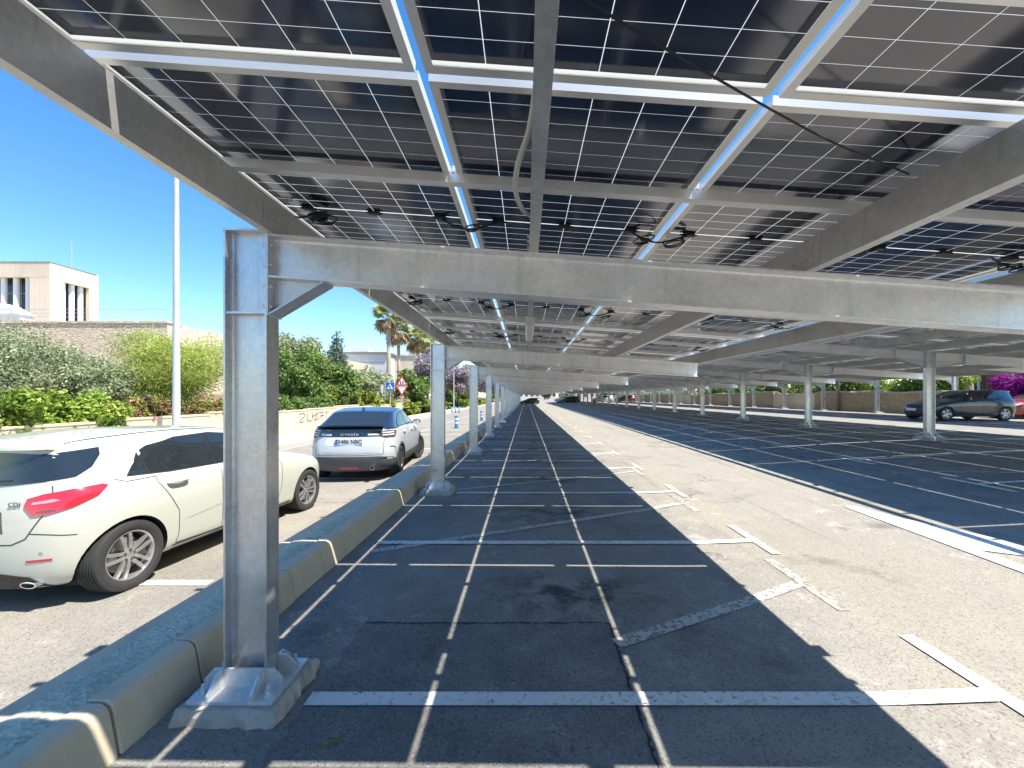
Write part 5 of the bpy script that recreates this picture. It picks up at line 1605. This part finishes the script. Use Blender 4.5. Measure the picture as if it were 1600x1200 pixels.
palm(668, 72, 522, 'fan palm farthest of the group by the roof edge', 8, 1.2)
palm(700, 85, 556, 'fan palm seen beneath the second haunch', 9, 1.3)

# ------------------------------------------------------------------ street furniture
def lamp_post(px_, Y, h, label, r=.115):
    root = thing('lamp_post', (pix(px_, Y), Y, .06), label, 'lamp post')
    mb = MB(); mb.tube([(0, 0, 0), (0, 0, .3), (0, 0, 1.2), (0, 0, h)], [r*1.08, r*1.05, r, r*.55], 16); link('pole', mb.mesh('pole', M['lamp_post'], smooth=True, angle=40), root)
    mb = MB(); mb.box((-.2, -.2, -.02), (.2, .2, .025)); link('base_plate', mb.mesh('base_plate', M['plate']), root)
    mb = MB(); mb.tube([(0, 0, h), (.4, 0, h + .25), (1.4, 0, h + .32)], [r*.5, r*.4, r*.35], 8); link('arm', mb.mesh('arm', M['lamp_post'], smooth=True), root)
    mb = MB(); mb.box((1.3, -.13, h + .27), (2.0, .13, h + .38)); link('lantern', mb.mesh('lantern', M['lamp_body']), root)
    mb = MB(); mb.box((r*.9, -.06, .55), (r*1.06, .06, .85)); link('hatch', mb.mesh('hatch', M['rail_metal']), root)
lamp_post(275.5, 11.3, 9.0, 'tall pale lamp post standing before the ochre wall', .092)
lamp_post(709, 55, 8.0, 'slim distant lamp post among the mauve trees', .08)

def disc(mb, c, r, y, seg=20, mi=0):
    mb.prism([(c[0] + r*math.cos(2*math.pi*k/seg), c[1] + r*math.sin(2*math.pi*k/seg)) for k in range(seg)], y, y + .01, lambda a, b, h: (a, h, b), mi)
def plate_poly(poly, y, mat, name, parent, t=.012):
    mb = MB(); mb.prism(poly, y - t, y, lambda a, b, h: (a, h, b)); return link(name, mb.mesh(name, M[mat]), parent)
def sign_post(x, Y, h, label):
    root = thing('road_sign', (x, Y, .06), label, 'road sign')
    mb = MB(); mb.tube([(0, .04, 0), (0, .04, h)], .035, 8); link('pole', mb.mesh('pole', M['rail_metal']), root)
    return root
Y = 31.0
r_ = sign_post(pix(609.5, Y), Y, 2.75, 'square blue pedestrian crossing sign with white triangle')
s = .33; zc = 2.40
pb = plate_poly([(-s, zc - s), (s, zc - s), (s, zc + s), (-s, zc + s)], 0, 'sign_white', 'sign_plate', r_)
plate_poly([(-s*.93, zc - s*.93), (s*.93, zc - s*.93), (s*.93, zc + s*.93), (-s*.93, zc + s*.93)], -.0125, 'sign_blue', 'blue_field', pb, .004)
plate_poly([(-s*.78, zc - s*.62), (s*.78, zc - s*.62), (0, zc + s*.78)], -.018, 'sign_white', 'white_triangle', pb, .004)
mb = MB(); disc(mb, (0, zc + .10), .028, -.026)
for poly in ([(-.03, zc - .05), (.035, zc - .05), (.03, zc + .07), (-.03, zc + .07)], [(-.03, zc - .05), (.0, zc - .05), (-.06, zc - .17), (-.09, zc - .17)], [(.0, zc - .05), (.035, zc - .05), (.085, zc - .17), (.055, zc - .17)], [(-.10, zc + .0), (-.02, zc + .06), (-.02, zc + .03), (-.10, zc - .03)]):
    mb.prism(poly, -.026, -.022, lambda a, b, h: (a, h, b))
link('walking_figure', mb.mesh('walking_figure', M['car_trim']), pb)
for dx in (-.16, -.06, .05, .15):
    plate_poly([(dx - .025, zc - .20), (dx + .03, zc - .20), (dx + .03, zc - .175), (dx - .025, zc - .175)], -.0225, 'car_trim', 'crossing_stripe', pb, .003)
Y = 29.0
r_ = sign_post(pix(628, Y), Y, 3.0, 'red bordered warning triangle above an inverted give way triangle')
def tri(zb, s, up):
    h = s * .866
    return [(-s/2, zb), (s/2, zb), (0, zb + h)] if up else [(-s/2, zb + h), (0, zb), (s/2, zb + h)]
def scaled(poly, f):
    cx = sum(p[0] for p in poly)/3; cz = sum(p[1] for p in poly)/3
    return [(cx + (p[0]-cx)*f, cz + (p[1]-cz)*f) for p in poly]
for zb, up in ((2.42, True), (1.66, False)):
    T = tri(zb, .84, up)
    sp = plate_poly(T, 0, 'sign_red', 'sign_plate', r_)
    plate_poly(scaled(T, .66), -.0125, 'sign_white', 'white_field', sp, .004)
    if up:
        for dx in (-.085, .075):
            mb = MB(); disc(mb, (dx, zb + .30), .03, -.026); mb.prism([(dx - .035, zb + .10), (dx + .035, zb + .10), (dx + .03, zb + .26), (dx - .03, zb + .26)], -.026, -.018, lambda a, b, h: (a, h, b)); link('walking_figure', mb.mesh('walking_figure', M['car_trim']), sp)
plate_poly([(-.38, 2.40), (.38, 2.40), (.38, 2.42 - .06), (-.38, 2.42 - .06)], -.002, 'sign_white', 'sign_plate', r_)
Y = 33.0
r_ = sign_post(pix(597, Y), Y, 2.6, 'narrow pale sign seen edge on beside the blue square sign')
mb = MB(); mb.prism([(.10*math.cos(a) , 2.25 + .38*math.sin(a)) for a in np.linspace(0, 2*math.pi, 17)[:-1]], -.02, 0, lambda a, b, h: (a, h, b)); link('sign_plate', mb.mesh('sign_plate', M['sign_white']), r_)

def bollard_meshes():
    parts = []
    for z0, z1, m in ((0.0, .03, 'car_trim'), (.03, .26, 'bollard_blue'), (.26, .37, 'sign_white'), (.37, .47, 'bollard_blue'), (.47, .58, 'sign_white'), (.58, .70, 'bollard_blue')):
        mb = MB(); r = .14 if z1 == .03 else .095
        mb.lathe([(z0, .001), (z0, r), (z1, r), (z1, .001)], 14, 'z'); parts.append((('base' if z1 == .03 else 'band'), mb.mesh('band', M[m], smooth=True, angle=40)))
    return parts
BM = bollard_meshes()
for px_, Y, lb in ((713, 23.5, 'nearest blue and white bollard on the road edge'), (752.5, 31.0, 'blue and white bollard between the third and fourth columns'),
                   (695, 43.0, 'blue and white bollard half hidden by the second column'), (706, 46.0, 'first of three blue and white bollards in a row far down the road'),
                   (712, 46.5, 'middle one of three distant blue and white bollards'), (717.5, 47.0, 'last of three blue and white bollards in a row far down the road')):
    root = thing('bollard', (pix(px_, Y), Y, ROAD_Z), lb, 'bollard', 'blue and white road bollards')
    for nm, me in BM: link(nm, me, root)

# ------------------------------------------------------------------ right edge: stone wall and what grows behind it
w2 = thing('stone_wall', (0, 0, 0), 'brown rubble stone wall behind the pale carport columns', 'wall')
rw_ = random.Random(4)
yy = 22.6; k = 0
while yy < 118:
    L = rw_.uniform(5, 8); zt = .62 + rw_.uniform(1.30, 1.55)
    mb = MB(); mb.box((24.35, yy, .3), (24.85, yy + L - .004, zt)); link('wall_length', mb.mesh('wall_length', M['stone_right'] if k % 4 != 2 else M['wall_ochre']), w2)
    if k < 6:
        y2 = yy
        while y2 < yy + L - .3:
            l2 = rw_.uniform(.35, .7); l2 = min(l2, yy + L - y2)
            mb = MB(); z1 = zt + rw_.uniform(.06, .13); mb.prism([(24.30 + rw_.uniform(0, .05), zt - .01), (24.9, zt - .01), (24.85, z1), (24.36, z1 - rw_.uniform(0, .03))], y2 + .01, y2 + l2 - .01, lambda a, b, h: (a, h, b)); link('coping_stone', mb.mesh('coping_stone', M['sidewalk']), w2)
            y2 += l2
    yy += L; k += 1
def hedge2(label, x0, x1, y0, y1, z0, z1, mat, n, size, seed, extra=None): hedge('shrubbery', label, x0, x1, y0, y1, z0, z1, mat, n, size, seed, extra, cr=(.35, .75), dens=7)
hedge2('yellow green bushes behind the wall beside the charcoal hatchback', 25.2, 27.0, 25.0, 31.0, 1.0, 3.0, M['leaf_hedge'], 17000, .11, 101)
hedge2('dark green bushes above the middle of the stone wall', 25.1, 27.5, 31, 46, 1.0, 3.6, M['leaf_dark'], 16000, .14, 104)
hedge2('dense green bushes farther along the stone wall', 25.2, 28, 46, 62, 1.0, 3.4, M['leaf_dark'], 14000, .17, 107)
hedge2('distant bushes at the end of the stone wall', 25.2, 29, 70, 112, 1.0, 2.9, M['leaf_olive'], 12000, .22, 110)
b_ = tree('bougainvillea', 'magenta bougainvillea blooming above the rust red car', 'shrub', pix(1612, 22.0), 22.0, .5, 2.45, 1.35, .85, M['leaf_magenta'], 13000, .085, 111, 26)
# brown slatted screen with pale posts
sc_ = thing('screen_fence', (0, 0, 0), 'dark brown slatted screen fence with pale posts behind the bougainvillea', 'fence')
for i in range(24):
    mb = MB(); mb.box((29.5, 23.0 + i*.26, .4), (29.56, 23.0 + i*.26 + .235, 4.4)); link('slat', mb.mesh('slat', M['brown_screen']), sc_)
for i in range(4):
    mb = MB(); mb.box((29.38, 23.2 + i*1.9, .4), (29.48, 23.3 + i*1.9, 4.6)); link('post', mb.mesh('post', M['white_paint']), sc_)
for px_, Y, rr, lb in ((1508, 26.5, .38, 'thick brown trunk above the roof of the charcoal hatchback'), (1531, 27.5, .22, 'slimmer brown trunk next to the thick one')):
    root = thing('palm_trunk', (pix(px_, Y), Y, .3), lb, 'trunk')
    mb = MB(); mb.tube([(0, 0, 0), (.02, 0, 2), (0, 0, 5.5)], [rr*1.1, rr, rr*.9], 10); link('trunk', mb.mesh('trunk', M['bark_palm'], smooth=True), root)
    for i in range(20):
        o = link('frond', FR[i % 3], root, loc=(0, 0, 5.5)); o.rotation_euler = (0, -random.uniform(-.4, 1.2), random.uniform(0, 6.28)); o.scale = (1.5,) * 3
root = thing('wooden_pole', (24.15, 32.2, .6), 'weathered wooden pole leaning on the stone wall', 'pole')
mb = MB(); mb.tube([(0, 0, 0), (.03, .02, 5.0)], [.11, .09], 8); link('shaft', mb.mesh('shaft', M['wood'], smooth=True), root)

# ------------------------------------------------------------------ far end of the car park
def far_house(x0, x1, Y, h, mat, label, wins):
    root = thing('far_building', (0, 0, 0), label, 'building')
    mb = MB(); mb.box((x0, Y, -.2), (x1, Y + 9, h)); link('wall', mb.mesh('wall', M[mat]), root)
    mb = MB(); mb.box((x0 - .3, Y - .3, h), (x1 + .3, Y + 9, h + .4)); link('roof', mb.mesh('roof', M['sidewalk']), root)
    for i in range(wins):
        wx = x0 + (x1 - x0) * (i + .5) / wins
        mb = MB(); mb.box((wx - .6, Y - .05, h*.4), (wx + .6, Y - .01, h*.75)); link('window', mb.mesh('window', M['dark_glass']), root)
far_house(-6, 14, 190, 5.0, 'white_wall', 'low white building closing the far end of the lane', 8)
far_house(18, 46, 175, 4.6, 'precast', 'low beige building far beyond the middle columns', 10)
far_house(50, 80, 165, 4.0, 'white_wall', 'long white building far behind the end of the stone wall', 9)
for i, (x, Y, r) in enumerate(((-12, 170, 4.5), (8, 182, 3.4), (16, 165, 3.6), (30, 150, 4.2), (44, 140, 4.0))):
    tree('leafy_tree', ['broad tree at the far end beyond the road', 'tree before the low white building at the far end', 'round tree between the two far buildings', 'tree before the low beige far building', 'tree far off past the end of the stone wall'][i], 'tree', x, Y, 0, 3.4, r, 2.4, M['leaf_dark'] if i % 2 else M['leaf_olive'], 3500, .3, 130 + i, 18)
